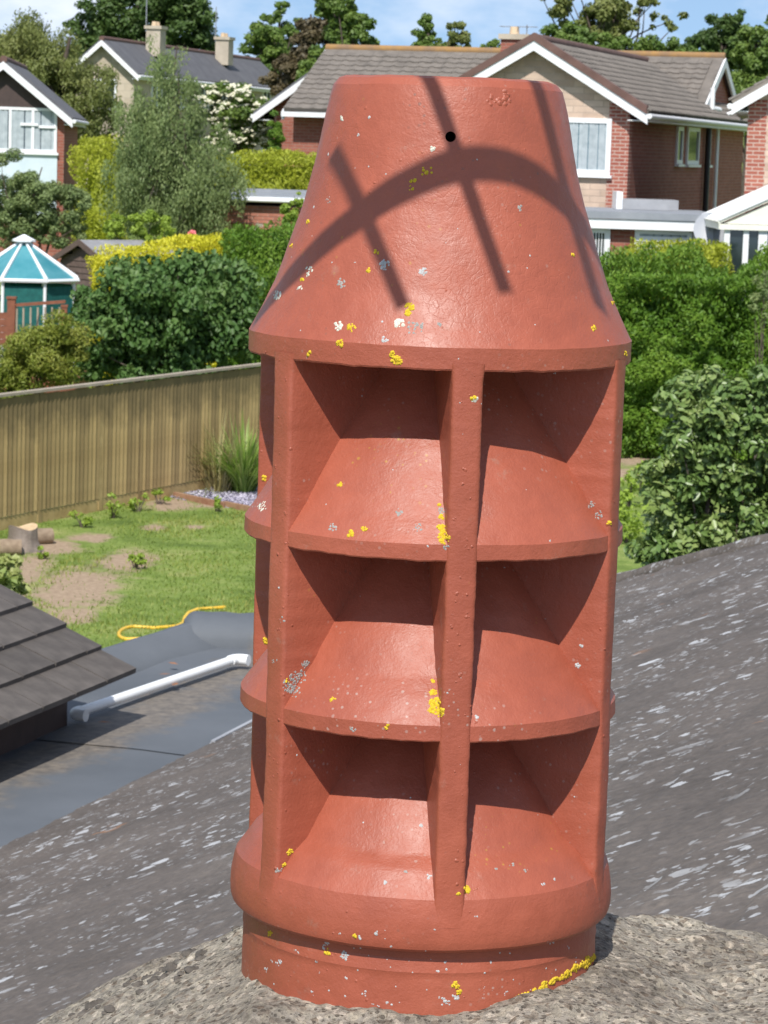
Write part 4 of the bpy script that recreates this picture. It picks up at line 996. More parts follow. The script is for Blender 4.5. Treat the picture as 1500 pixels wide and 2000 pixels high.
def tuft(name, label, x, y, n_, h, spread, mat, wid=.03, cat='plant', zz=None, droop=.5, group=None):
    p = atZ(x, y, 0); a = rng.random(n_) * 6.28; lean = rng.random(n_) ** .7 * spread
    D = np.c_[np.cos(a) * lean, np.sin(a) * lean, np.ones(n_)]; T = norm_rows(D); N = norm_rows(np.c_[np.cos(a), np.sin(a), np.full(n_, .3)])
    hts = h * rng.uniform(.45, 1.1, n_); mbv, mf, rr = [], [], []
    for i in range(n_):
        o = len(mbv); S = np.array([-math.sin(a[i]), math.cos(a[i]), 0]) * wid / 2; b0 = p + np.array([math.cos(a[i]), math.sin(a[i]), 0]) * rng.random() * .12 * h
        for q in range(6):
            t = q / 5; c = b0 + T[i] * hts[i] * t + np.array([math.cos(a[i]), math.sin(a[i]), 0]) * hts[i] * lean[i] * droop * t * t - Zv * hts[i] * droop * lean[i] * .9 * t ** 3
            w = (1 - t ** 2) * .95 + .05; mbv += [c - S * w, c + S * w]
        r_ = rng.random(); rr += [r_] * 12
        for q in range(5): mf += [(o + 2 * q, o + 2 * q + 1, o + 2 * q + 3), (o + 2 * q, o + 2 * q + 3, o + 2 * q + 2)]
    me = leaf_mesh(name, np.zeros((1, 3)) + p, np.array([[0, -1, 0.]]), np.array([[0, 0, 1.]]), .01, .01, RHOMB, None, p, (np.array(mbv), mf, .5))
    me.attributes['rnd'].data.foreach_set('value', np.concatenate([[.5] * 4, rr]).astype(np.float32))
    o = link(name, me, mat, None, p); return tag(o, label, cat, group)
tuft('ornamental_grass', 'broad clump of green ornamental grass in the slate bed beside the pot', 475, 962, 420, 1.15, .75, 'leaf_reed', .032)
tuft('tall_grass', 'thin straw-coloured tall grass leaning on the fence', 425, 962, 90, 1.35, .5, 'leaf_straw', .014)
def shrub_small(name, label, x, y, h, n_, size, mat, w=None, cat='plant', group=None, Yd=None, asp=.6):
    p = atZ(x, y, 0); w = w or h * .5
    ells = [(p[0], p[1], p[2] + h * .55, w, w, h * .5)]
    t = Thing(name, p, label, cat, group)
    me, C_ = crown_leaves('leaves', ells, max(6, n_ // 40), n_, size, crad=(.3, .5), loc=t.loc, lo=.2, aspect=asp); t.part('leaves', me, mat)
    mb = MB()
    for c in C_[:5]: limb(mb, p - Zv * .03, c, .012, .004, .1, 5, 4)
    t.part('stems', mb, 'bark'); return t
for i, (x, y, h, lab) in enumerate(((160, 1030, .26, 'pale green weed by the fence foot near the stump'), (222, 1012, .3, 'bright green weed against the gravel board mid fence'), (270, 1000, .26, 'low leafy weed along the fence gravel board'), (345, 952, .32, 'weed sprouting at the near corner of the slate bed'), (312, 985, .22, 'small weed left of the brown edging plank'), (82, 1092, .14, 'pale weed on the worn lawn beside the stump'), (268, 1112, .2, 'lone seedling on the open lawn'), (425, 1000, .2, 'weed growing over the plank edging'))):
    shrub_small('weed', lab, x, y, h, 160, .05, 'leaf_bright', h * .6, group='weeds by the fence')
tree('variegated_shrub', 'pale variegated shrub at the left edge just above the dark tiles', [(10, 1130, 42, 60), (35, 1180, 34, 42), (0, 1200, 40, 60)], 22, 40, 2600, .075, 'leaf_variegated', cat='shrub', trunk_r=.03, nlimb=8, lo=.2)

# ================================================================== SHRUBS AND HEDGES
tree('glossy_shrub', 'large evergreen shrub with glossy silvery-green leaves beyond the roof hip', [(1395, 830, 110, 110), (1480, 800, 90, 95), (1300, 975, 75, 85), (1420, 980, 130, 110), (1330, 1080, 130, 80), (1500, 1050, 90, 110), (1260, 1100, 50, 60), (1450, 1180, 130, 90), (1560, 950, 80, 160), (1390, 1280, 170, 120)], 17, 280, 36000, .056, 'leaf_glossy', cat='shrub', trunk_r=.04, tmpl=OVAL, up=.7, aspect=.55, crad=(.26, .42), lo=.25, nlimb=50)
tree('lilac_bush', 'big rounded bush with broad dark green leaves rising behind the fence', [(330, 600, 150, 105), (235, 620, 95, 90), (430, 610, 90, 90), (390, 545, 90, 60), (300, 700, 120, 60), (220, 700, 80, 60), (440, 690, 75, 45), (340, 650, 140, 70), (480, 660, 50, 60)], 44, 300, 40000, .095, 'leaf_lilac', cat='bush', trunk_r=.08, up=.6, aspect=.62, droop=.5, crad=(.24, .38), lo=.3, nlimb=30, tmpl=OVAL)
tree('golden_conifer', 'low feathery golden-green conifer behind the fence under the gazebo', [(85, 690, 80, 70), (30, 730, 60, 60), (120, 640, 40, 50), (130, 720, 50, 50), (10, 780, 70, 50)], 42.5, 130, 30000, .07, 'leaf_conifer_gold', cat='conifer', trunk_r=.06, up=.3, aspect=.3, crad=(.3, .48), lo=.25, nlimb=14, squash=.7)
hedge('conifer_hedge', 'tall dark green conifer hedge behind the glossy shrub on the right', 1140, 1560, 532, None, 46, 1.6, 95000, .08, 'leaf_hedge', rough=.34, fan=True, up=.6, ytop2=545, lump=1.7)
hedge('gold_hedge', 'clipped yellow-topped hedge in front of the white extension windows', 1235, 1425, 488, None, 50, 1.3, 18000, .07, 'leaf_lime', rough=.12, fan=True, ytop2=478)
hedge('gold_hedge', 'bright yellow clipped hedge running past the shed', 182, 462, 502, None, 51, 1.0, 30000, .065, 'leaf_gold', rough=.1, fan=True, ytop2=462)
hedge('conifer_hedge', 'rounded dark green conifer hedge beside the pot in front of the garage', 452, 640, 452, None, 47, 1.4, 30000, .08, 'leaf_hedge', rough=.2, fan=True, ytop2=440)
tree('bright_shrub', 'loose bright yellow-green shrub left of the brick garage', [(245, 450, 42, 38), (300, 445, 45, 32), (345, 470, 35, 30)], 57, 45, 3200, .11, 'leaf_bright', cat='shrub', trunk_r=.04, nlimb=8)
hedge('lime_hedge', 'square lime-green hedge beside the left gabled house', 152, 232, 285, None, 70, 1.5, 14000, .085, 'leaf_lime', rough=.16, fan=True, ytop2=280)
hedge('lime_hedge', 'long lime-green hedge below the brick gable behind the garage', 430, 640, 305, None, 66, 1.3, 30000, .085, 'leaf_lime', rough=.14, fan=True, ytop2=310)
tree('weeping_birch', 'weeping silver birch with drooping grey-green branches in the left middle', [(330, 150, 50, 70), (320, 250, 85, 90), (350, 330, 110, 80), (300, 370, 95, 70), (400, 300, 70, 60), (360, 420, 100, 60), (300, 110, 40, 45), (265, 235, 50, 70), (420, 345, 65, 60), (250, 330, 55, 60), (455, 365, 45, 40), (350, 170, 55, 60)], 60, 260, 21000, .12, 'leaf_willow', bark='bark', trunk_r=.08, hang=2.2, crad=(.2, .32), droop=1.3, up=.1, aspect=.42, lo=.2, nlimb=36)
tree('elder_bush', 'elder bush covered in creamy white flower heads', [(470, 225, 55, 60), (430, 210, 38, 45), (500, 250, 35, 45), (450, 270, 50, 40)], 74, 90, 8000, .14, 'leaf_mid', cat='bush', trunk_r=.06, flowers=('flower_cream', 230, .15), nlimb=10)
tree('columnar_conifer', 'small dark columnar conifer against the brick gable wall', [(537, 240, 11, 30), (537, 270, 14, 34), (537, 300, 14, 28)], 67.6, 26, 3200, .1, 'leaf_hedge', cat='conifer', trunk_r=.04, nlimb=4, crad=(.3, .45), aspect=.4)
tree('grey_shrub', 'grey-green leafy shrub at the far left above the gazebo', [(20, 360, 50, 70), (60, 400, 70, 60), (115, 400, 70, 50), (20, 440, 60, 50), (165, 425, 45, 35), (60, 445, 60, 40), (125, 445, 60, 35)], 58, 130, 14000, .12, 'leaf_willow', cat='shrub', trunk_r=.07, nlimb=18, aspect=.45)
tree('silver_shrub', 'wispy silver shrub at the right edge in front of the conifer hedge', [(1485, 590, 22, 55), (1500, 560, 25, 40)], 44, 16, 900, .07, 'leaf_willow', cat='shrub', trunk_r=.03, nlimb=8, aspect=.3)
tree('climbing_plant', 'yellow-green climber over the right end of the garage', [(570, 420, 22, 35), (590, 395, 16, 24), (560, 450, 24, 16)], 56, 22, 1600, .09, 'leaf_bright', cat='plant', trunk_r=.03, nlimb=6)

# ================================================================== BACKGROUND TREES
BT = 'trees on the skyline'
tree('willow_tree', 'broad grey-green willow behind the left gabled house', [(80, 130, 110, 95), (160, 190, 85, 90), (30, 110, 70, 80), (150, 270, 70, 60), (190, 230, 50, 80), (200, 330, 60, 60)], 88, 170, 19000, .2, 'leaf_olive', trunk_r=.25, group=BT, aspect=.4, droop=.8, hang=.8, lo=.25, nlimb=20)
tree('broadleaf_tree', 'tall dark broadleaf tree above the far terrace chimneys', [(300, 40, 120, 60), (200, 25, 60, 50), (380, 60, 75, 75), (250, 90, 90, 50), (330, -20, 110, 50), (400, 130, 60, 50), (170, 60, 40, 60), (200, 110, 60, 60)], 132, 190, 20000, .34, 'leaf_dark', trunk_r=.4, group=BT, lo=.3, nlimb=24)
tree('broadleaf_tree', 'pale green tree standing alone right of the far terrace roof', [(540, 70, 45, 55), (525, 110, 50, 50), (555, 30, 30, 25), (560, 120, 45, 50)], 125, 80, 8000, .3, 'leaf_mid', trunk_r=.25, group=BT, lo=.3)
tree('broadleaf_tree', 'brown-leaved tree rising left of the long tiled roof', [(620, 90, 50, 60), (590, 130, 45, 45), (650, 50, 40, 40), (560, 150, 45, 40)], 112, 80, 8000, .28, 'leaf_brown', trunk_r=.25, group=BT, lo=.3)
tree('broadleaf_tree', 'mid green tree directly behind the left end of the long tiled roof', [(665, 20, 50, 45), (690, 90, 65, 60), (640, 140, 60, 50), (740, 120, 45, 40), (640, 10, 30, 30)], 104, 100, 10000, .26, 'leaf_mid', trunk_r=.25, group=BT, lo=.3)
tree('broadleaf_tree', 'small airy tree left of a gap of sky above the long roof', [(830, 65, 32, 40), (850, 95, 50, 22), (820, 100, 30, 20)], 140, 40, 2400, .28, 'leaf_mid', trunk_r=.18, group=BT, lo=.2)
tree('broadleaf_tree', 'small airy tree just left of the brick chimney', [(895, 70, 28, 36), (880, 95, 40, 22)], 140, 36, 2200, .28, 'leaf_olive', trunk_r=.18, group=BT, lo=.2)
tree('broadleaf_tree', 'tall thin-crowned tree with open branches above the gabled roof', [(1130, 20, 70, 45), (1200, 40, 60, 55), (1240, -5, 60, 30), (1295, 35, 40, 25), (1090, 10, 40, 30), (1170, 80, 70, 35)], 105, 70, 5200, .26, 'leaf_olive', trunk_r=.22, group=BT, lo=.2, nlimb=40)
tree('broadleaf_tree', 'dense green bank of trees behind the gabled roof', [(1110, 90, 70, 45), (1190, 110, 80, 40), (1260, 110, 60, 40), (1330, 120, 60, 40)], 100, 100, 10000, .26, 'leaf_mid', trunk_r=.2, group=BT, lo=.3)
tree('broadleaf_tree', 'dark green tree behind the right-hand gable peak', [(1410, 70, 45, 50), (1430, 45, 28, 28), (1370, 95, 45, 40), (1440, 110, 50, 50)], 108, 90, 8000, .26, 'leaf_dark', trunk_r=.22, group=BT, lo=.3)
tree('broadleaf_tree', 'mid green tree at the right edge above the neighbouring house', [(1480, 110, 60, 55), (1440, 160, 60, 60), (1500, 70, 40, 40), (1470, 200, 60, 60)], 94, 100, 10000, .24, 'leaf_mid', trunk_r=.22, group=BT, lo=.3)
tree('round_bush', 'far tree top between the brick chimney and the long ridge', [(965, 100, 25, 20)], 130, 16, 900, .26, 'leaf_mid', trunk_r=.1, group=BT, cat='tree')
for i, (x0, w, y0) in enumerate(((-60, 260, 90), (200, 260, 120), (460, 260, 150), (720, 260, 165), (980, 260, 150), (1240, 300, 120), (1500, 260, 130))):
    tree('far_tree', ('far green tree at the left edge of the skyline', 'far green tree behind the terrace roof', 'far green tree low behind the elder bush', 'far green tree hidden low behind the long roof', 'far green tree low behind the brick chimney', 'far green tree between the two gable peaks', 'far green tree beyond the right-hand house')[i], [(x0 + w * .3, y0 + 40, w * .35, 60), (x0 + w * .7, y0 + 50, w * .35, 60), (x0 + w * .5, y0 + 90, w * .5, 60)], 165, 60, 5000, .42, 'leaf_mid', trunk_r=.3, group=BT, lo=.3)

# ================================================================== HOUSES
def rot_axes(deg):
    a = math.radians(deg); return np.array([math.cos(a), -math.sin(a), 0]), np.array([math.sin(a), math.cos(a), 0])     # right, back
def roof_slab(mb, e0, e1, r1_, r0, th=.09):
    nn = unit(np.cross(e1 - e0, r0 - e0)); nn = nn if nn[2] > 0 else -nn
    mb.prism([e0, e1, r1_, r0], nn * th)
def window(t, o, ax, up_, w, h, nrm, cols=1, bar=.07, frame='white_upvc', glass='dark_glass', curtains=False, transom=None, depth=.06, parent=None):
    """o: lower left corner on the wall face; frame proud of the wall, pane set in"""
    fm = MB()
    fm.obox(o - nrm * .01, ax * w, up_ * bar, nrm * depth); fm.obox(o + up_ * (h - bar) - nrm * .01, ax * w, up_ * bar, nrm * depth)
    for k in range(cols + 1):
        x = (w - bar) * k / cols; fm.obox(o + ax * x + up_ * bar - nrm * .009, ax * bar, up_ * (h - 2 * bar), nrm * (depth - .003))
    if transom: fm.obox(o + ax * bar + up_ * (h * transom) - nrm * .008, ax * (w - 2 * bar), up_ * bar, nrm * (depth - .006))
    win = t.part('window', fm, frame, parent)
    gm = MB(); gm.obox(o + ax * .02 + up_ * .02 + nrm * .006, ax * (w - .04), up_ * (h - .04), nrm * .012); t.part('pane', gm, glass, win)
    if curtains:
        G = []
        for j in range(2): G.append([o + ax * (bar + (w - 2 * bar) * i / 60) + up_ * (bar if j == 0 else h - bar) + nrm * (.026 + .008 * math.sin(i * 1.7) + .004 * math.sin(i * .6)) for i in range(61)])
        t.part('curtain', grid_mesh('curtain', np.array(G), np.zeros((2, 61, 2)), t.loc), 'curtain', win)
    sm = MB(); sm.obox(o - ax * .05 - up_ * .06 - nrm * .01, ax * (w + .1), up_ * .055, nrm * (depth + .05)); t.part('sill', sm, frame, win)
    return win
def gable_block(t, O, rt, bk, hw, L, zg, ze, zr, oh=.4, wall_front='red_brick', wall_side='red_brick', roof='roof_tile', barge='white_paint', front_oh=.3, tiles=None, back_gable=True):
    """O: middle of the front wall in plan; front faces -bk. Returns the roof parts."""
    O = np.array([O[0], O[1], 0.0]); P_ = lambda a, b_, z: O + rt * a + bk * b_ + Zv * z
    pitch = (zr - ze) / hw
    fm = MB(); fm.prism([P_(-hw, 0, zg), P_(hw, 0, zg), P_(hw, 0, ze), P_(0, 0, zr), P_(-hw, 0, ze)], bk * .2)
    if back_gable: t.part('gable_wall', MB().prism([P_(-hw, L - .2, zg), P_(hw, L - .2, zg), P_(hw, L - .2, ze), P_(0, L - .2, zr), P_(-hw, L - .2, ze)], bk * .2), wall_front)
    t.part('gable_wall', fm, wall_front)
    for s_ in (-1, 1):
        sm = MB(); a = s_ * hw; sm.obox(P_(a - (.2 if s_ > 0 else 0), .2, zg), rt * .2, bk * (L - .4), Zv * (ze - zg)); t.part('side_wall', sm, wall_side)
    slabs = {}
    for s_ in (-1, 1):
        m_ = MB(); ee = hw + oh; zz_ = zr - pitch * ee
        roof_slab(m_, P_(s_ * ee, -front_oh, zz_), P_(s_ * ee, L + front_oh, zz_), P_(0, L + front_oh, zr), P_(0, -front_oh, zr), .06)
        slabs[s_] = t.part('roof', m_, roof)
        for y0 in (-front_oh, L + front_oh - .05):
            b_ = MB(); lo_e = P_(s_ * (ee + .02), y0, zz_ - .015); hi_e = P_(0, y0, zr - .002)
            b_.prism([lo_e - Zv * .2, lo_e, hi_e, hi_e - Zv * .2], bk * .045 * (-1 if y0 < 0 else 1)); t.part('barge_board', b_, barge, slabs[s_])
        f_ = MB(); f_.obox(P_(s_ * ee, -front_oh + .05, zz_ - .16), rt * (s_ * -.03), bk * (L + 2 * front_oh - .1), Zv * .14)
        t.part('fascia', f_, barge, slabs[s_])
        sof = MB(); sof.obox(P_(s_ * (hw + .005), -front_oh + .05, zz_ - .15), rt * (s_ * (oh - .04)), bk * (L + 2 * front_oh - .1), Zv * .02); t.part('soffit', sof, barge, slabs[s_])
        g_ = MB(); g_.tube([P_(s_ * (ee + .055), -front_oh - .02, zz_ - .05), P_(s_ * (ee + .055), L + front_oh, zz_ - .05)], .055, 8); t.part('gutter', g_, barge, slabs[s_], 60)
    rd = MB(); rd.tube([P_(0, -front_oh - .03, zr + .045), P_(0, L + front_oh + .03, zr + .045)], .1, 8); t.part('ridge_tiles', rd, 'brown_tile', None, 60)
    return slabs, P_
def lay_tiles(t, parent, e0, along, upv, L, S, tw=.33, ex=.3, mat='roof_tile', name='roof_tile', maxn=300, stuff=True):
    nn = unit(np.cross(along, upv)); flip = nn[2] < 0; nn = -nn if flip else nn
    key = mat + '_tile'
    tm = MB(); w = tw - .006; h = .025; Ls = ex * 1.22
    tm.add([(0, 0, 0), (w, 0, 0), (w, Ls, 0), (0, Ls, 0), (0, 0, h), (w * .3, 0, h * 1.9), (w * .55, 0, h), (w, 0, h * .9), (0, Ls, h * .7), (w * .3, Ls, h * 1.6), (w * .55, Ls, h * .7), (w, Ls, h * .7)],
           [(4, 5, 9, 8), (5, 6, 10, 9), (6, 7, 11, 10), (0, 1, 7, 6, 5, 4), (1, 2, 11, 7), (3, 0, 4, 8)])
    if np.dot(np.cross(along, upv), nn) < 0: tm.f = [f[::-1] for f in tm.f]
    me = tm.mesh(name); me.materials.append(MAT[mat])
    R = Matrix(np.c_[along, upv, nn].tolist()).to_4x4(); lst = []
    for r_ in range(int(S / ex)):
        for c in range(int(L / tw)):
            p = e0 + along * (c * tw) + upv * (r_ * ex) + nn * (.078 + .004 * random.random()); lst.append((np.linalg.norm(p - CAM), p))
    lst.sort(key=lambda q: q[0])
    til = Matrix.Rotation(-.075, 4, 'X')
    for _, p in lst[:maxn]:
        o = link(name, me, None, parent); o.matrix_local = Matrix.Translation(Vector(p - t.loc)) @ R @ til @ Matrix.Rotation(.012 * (random.random() - .5), 4, 'Z')
    rest = lst[maxn:]
    if rest:
        mb = MB()
        for _, p in rest:
            Mx = Matrix.Translation(Vector(p)) @ R @ til; mb.add([tuple(Mx @ Vector(v_)) for v_ in tm.v], tm.f)
        o = t.part('roof_tiles', mb, mat, parent); o['kind'] = 'stuff'

# --- gabled house to the right with its long cross wing
rt, bk = rot_axes(16)
Pc = atY(1222, 240, 58)
ax0 = on_plane(1050, 92, Pc, bk); Pc = Pc * 1.0; zr = ax0[2] + .12; _ev = on_plane(1264, 222, Pc - bk * .3, bk); _ee = float((_ev - ax0) @ rt); _pt = (zr - _ev[2]) / _ee; hw = _ee - .42; ze = zr - _pt * hw; zg = ground_z(0, 60) - .1
Om = ax0
hs = Thing('gabled_house', (Om[0], Om[1], zg), 'brick and stone house with a tiled gable facing us and black soil pipe', 'house')
Lw = 15.0
slabs, P_ = gable_block(hs, Om, rt, bk, hw, Lw, zg, ze, zr, oh=.42, wall_front='rubble_stone', back_gable=False)
pitch = (zr - ze) / hw; ee = hw + .42
ups = unit(-rt * hw + Zv * (zr - ze))
slen = math.hypot(ee, pitch * ee)
lay_tiles(hs, slabs[1], P_(ee + .03, -.3, zr - pitch * ee - .02), bk, ups, Lw + .5, slen - .05, ex=.235)
lay_tiles(hs, slabs[-1], P_(-ee - .03, -.3, zr - pitch * ee - .02), bk, unit(rt * hw + Zv * (zr - ze)), Lw * .5, slen - .05, ex=.235, mat='brown_tile', maxn=0)
for s_ in (-1, 1):                                               # brown verge strip along the front edge of the gable roof
    m_ = MB(); lo_e = P_(s_ * ee, -.37, zr - pitch * ee + .05); hi_e = P_(0, -.37, zr + .06); m_.prism([lo_e - Zv * .06, lo_e + Zv * .1, hi_e + Zv * .1, hi_e - Zv * .06], bk * .22); hs.part('verge_tiles', m_, 'brown_tile', slabs[s_])
q_ = MB(); wq = float((Pc - on_plane(1190, 300, Pc, bk)) @ rt); wq = .42
q_.obox(P_(hw - wq, -.012, zg), rt * (wq + .012), bk * .3, Zv * (ze - zg - .02)); hs.part('brick_pier', q_, 'quoin_brick')
w0 = on_plane(1068, 338, Pc, bk); w1 = on_plane(1196, 232, Pc, bk)
window(hs, w0 - bk * .002, rt, Zv, float((w1 - w0) @ rt), float(w1[2] - w0[2]), -bk, 1, .1, curtains=True, glass='teal_glass')
Sp = P_(hw, 0, 0)
def side_px(x, y): return on_plane(x, y, Sp, rt)
for (xa, ya, xb, yb) in ((1318, 320, 1332, 248), (1338, 321, 1364, 250), (1377, 322, 1386, 262)):
    a_, b_ = side_px(xa, ya), side_px(xb, yb); window(hs, a_ + rt * .002, bk, Zv, max(.35, float((b_ - a_) @ bk)), float(b_[2] - a_[2]), rt, 1, .09)
for nm, xx, mt, r_ in (('soil_pipe', 1374, 'black_plastic', .07), ('downpipe', 1392, 'white_upvc', .045)):
    p = side_px(xx, 300) + rt * .1; m_ = MB(); m_.tube([(p[0], p[1], zg + 2.4), (p[0], p[1], ze - .12)], r_, 8); hs.part(nm, m_, mt, None, 60)
    if nm == 'downpipe': m_ = MB(); m_.tube([(p[0], p[1], ze - .13), p * np.array([1, 1, 0]) + bk * .2 + rt * .3 + Zv * (ze - .0)], .045, 8); hs.part('swan_neck', m_, mt, None, 60)
a_ = side_px(1420, 228); m_ = MB()
vpt = P_(hw + .1, 9.3, zr - pitch * (hw + .1) + .1); m_.tube([vpt, vpt + Zv * .5], .06, 8); m_.tube([vpt + Zv * .02, vpt + Zv * .0 + bk * .5 + rt * .1], .06, 8); hs.part('roof_vent', m_, 'white_upvc', None, 60)
# main range behind, ridge parallel to its front
Rm = on_plane(1405, 115, (0, 69.5, 0), np.array([0, 1.0, 0])); Rz = Rm[2]
Lm = 9.9; R0m = Rm - rt * Lm
m_run, m_drop = 3.35, 1.6
def Q_(a, b_, z): return np.array([*(R0m + rt * a + bk * b_)[:2], z])
for y0 in (0, Lm - .2):
    hs.part('gable_wall', MB().prism([Q_(y0, -2.95, zg), Q_(y0, 2.95, zg), Q_(y0, 2.95, Rz - 1.45), Q_(y0, 0, Rz - .06), Q_(y0, -2.95, Rz - 1.45)], rt * .2), 'red_brick')
for yy_ in (-2.95, 2.75): fwm = MB(); fwm.obox(Q_(.2, yy_, zg), rt * (Lm - .4), bk * .2, Zv * (Rz - 1.45 - zg)); hs.part('long_wall', fwm, 'red_brick')
for s_ in (-1, 1):
    m_ = MB(); roof_slab(m_, Q_(-.12, s_ * m_run, Rz - m_drop), Q_(Lm + .12, s_ * m_run, Rz - m_drop), Q_(Lm + .12, 0, Rz), Q_(-.12, 0, Rz), .06); sl = hs.part('roof', m_, 'roof_tile')
    if s_ < 0: lay_tiles(hs, sl, Q_(-.12, -m_run - .02, Rz - m_drop - .01), rt, unit(bk * m_run + Zv * m_drop), Lm + .2, math.hypot(m_run, m_drop) - .02, ex=.29, maxn=0)
    g_ = MB(); g_.obox(Q_(-.15, s_ * (m_run + .02), Rz - m_drop - .13), rt * (Lm + .3), bk * (s_ * .1), Zv * .12); hs.part('gutter', g_, 'white_paint', sl)
    sf = MB(); sf.obox(Q_(-.1, s_ * 2.96, Rz - m_drop - .1), rt * (Lm + .2), bk * (s_ * .36), Zv * .02); hs.part('soffit', sf, 'white_paint', sl)
    for x0, sg in ((Lm + .12, 1), (-.12, -1)):
        b_ = MB(); lo_e, hi_e = Q_(x0, s_ * m_run, Rz - m_drop), Q_(x0, 0, Rz); b_.prism([lo_e - Zv * .2, lo_e + Zv * .02, hi_e + Zv * .02, hi_e - Zv * .2], rt * (.05 * sg)); hs.part('barge_board', b_, 'white_paint', sl)
m_ = MB(); m_.tube([Q_(-.14, 0, Rz + .06), Q_(Lm + .14, 0, Rz + .06)], .1, 8)
plain('lichened_ridge', (.2, .13, .08), (.36, .2, .06), 2.5, .9, .4); hs.part('ridge_tiles', m_, 'lichened_ridge', None, 60)
# rear cross gable at the left
Og = on_plane(662, 118, Q_(0, .6, 0), bk); hg = 2.0
sl2, P2 = gable_block(hs, Og, rt, bk, hg - .3, 5.5, zg, Og[2] - 1.1, Og[2] + .12, oh=.45, roof='slate_roof', front_oh=.3)
# chimney
cc = atY(1002, 95, 66); m_ = MB(); m_.obox((cc[0] - .3, cc[1] - .25, Rz - 1.2), rt * .6, bk * .5, Zv * (cc[2] + .2 - Rz + 1.2)); chm = hs.part('chimney', m_, 'red_brick')
m_ = MB(); m_.obox((cc[0] - .36, cc[1] - .3, cc[2] + .2), rt * .72, bk * .62, Zv * .12); hs.part('chimney_cap', m_, 'pale_stone', chm)
m_ = MB(); m_.tube([(cc[0] + .02, cc[1], cc[2] + .3), (cc[0] + .02, cc[1], cc[2] + .5)], [.12, .1], 10); hs.part('pot', m_, 'pot_clay', chm, 60)
m_ = MB(); q0 = np.array([cc[0] + .3, cc[1] - .1, cc[2]]); m_.tube([q0, q0 + Zv * .55], .015, 6)
for k in range(5): m_.tube([q0 + Zv * .5 + rt * (-.6 + .2 * k) - bk * .15, q0 + Zv * .5 + rt * (-.6 + .2 * k) + bk * .15], .008, 5)
m_.tube([q0 + Zv * .5 - rt * .65, q0 + Zv * .5 + rt * .25], .01, 5); hs.part('aerial', m_, 'grey_metal', chm)

# --- flat-roofed extension in front of it
e_fr = 53.5; ea, eb = atY(1142, 425, e_fr), atY(1402, 432, e_fr)
exn = Thing('flat_extension', ((ea[0] + eb[0]) / 2, e_fr + 1.5, ground_z(0, 55)), 'white-trimmed flat-roofed extension with windows in front of the gabled house', 'extension')
gz_ = ground_z(0, 53) - .1; zt_ = atY(1222, 428, e_fr)[2]; zb_ = atY(1222, 447, e_fr)[2]; xs_ = lambda px: atY(px, 450, e_fr)[0]
X_, Y_ = np.array([1.0, 0, 0]), np.array([0, 1.0, 0])
m_ = MB(); m_.obox((xs_(1100), e_fr, gz_), X_ * (xs_(1402) - xs_(1100)), Y_ * 4.0, Zv * (zb_ - gz_)); exn.part('wall', m_, 'red_brick')
m_ = MB(); m_.obox((xs_(1090), e_fr - .25, zt_ + .005), X_ * (xs_(1408) - xs_(1090)), Y_ * 4.3, Zv * .13); exn.part('roof', m_, 'flat_roof_grey')
m_ = MB(); m_.obox((xs_(1090), e_fr - .22, zb_), X_ * (xs_(1385) - xs_(1090)), Y_ * .1, Zv * (zt_ - zb_)); exn.part('fascia', m_, 'white_upvc')
m_ = MB(); m_.obox((xs_(1228), e_fr + 2.6, zt_ + .14), X_ * (xs_(1350) - xs_(1228)), Y_ * 1.0, Zv * .2); exn.part('roof_light', m_, 'lead_grey')
m_ = MB(); m_.obox((xs_(1222), e_fr + 2.5, zt_ + .14), X_ * .12, Y_ * 1.1, Zv * .34); exn.part('upstand', m_, 'white_upvc')
def zpx(y, Y=e_fr): return atY(1250, y, Y)[2]
for (xa, xb, ya, yb, co, tr_, gl_) in ((1120, 1192, 520, 448, 1, None, 'dark_glass'), (1240, 1352, 520, 447, 1, .68, 'teal_glass'), (1354, 1392, 520, 452, 1, None, 'teal_glass')):
    wv = window(exn, np.array([xs_(xa), e_fr, zpx(ya)]), X_, Zv, xs_(xb) - xs_(xa), zpx(yb) - zpx(ya), -Y_, co, .09, transom=tr_, glass=gl_, curtains=(xa == 1240))
    if xa == 1120:
        for k in range(7):
            b_ = MB(); b_.obox((xs_(1152) + k * .055, e_fr - .045, zpx(510)), X_ * .018, Y_ * .01, Zv * (zpx(456) - zpx(510))); exn.part('blind_slat', b_, 'white_upvc', wv)
ds = atY(1386, 448, e_fr - .5)
dish = Thing('satellite_dish', ds - Zv * .3, 'grey satellite dish on the right end of the white extension', 'satellite dish')
m_ = MB(); nn = unit((-.1, -.9, .35)); a_ = unit(np.cross(nn, Zv)); b2 = np.cross(nn, a_); V = []
for i in range(6):
    for j in range(24):
        r_ = .3 * i / 5 + .002; th = 2 * math.pi * j / 24; V.append(ds + a_ * r_ * math.cos(th) + b2 * r_ * 1.1 * math.sin(th) + nn * (r_ * r_ * .6 - .03))
m_.add(V, [(i * 24 + j, i * 24 + (j + 1) % 24, (i + 1) * 24 + (j + 1) % 24, (i + 1) * 24 + j) for i in range(5) for j in range(24)]); dish.part('reflector', m_, 'dish_grey', None, 60)
m_ = MB(); m_.tube([ds - b2 * .3, ds + nn * .3 - b2 * .12], .015, 6); m_.tube([ds + nn * .26 - b2 * .14, ds + nn * .36 - b2 * .1], .04, 8); dish.part('feed_arm', m_, 'black_plastic')
m_ = MB(); m_.tube([ds - nn * .02, ds + Y_ * .3, ds + Y_ * .55 - Zv * .1], .02, 6); dish.part('bracket', m_, 'grey_metal')

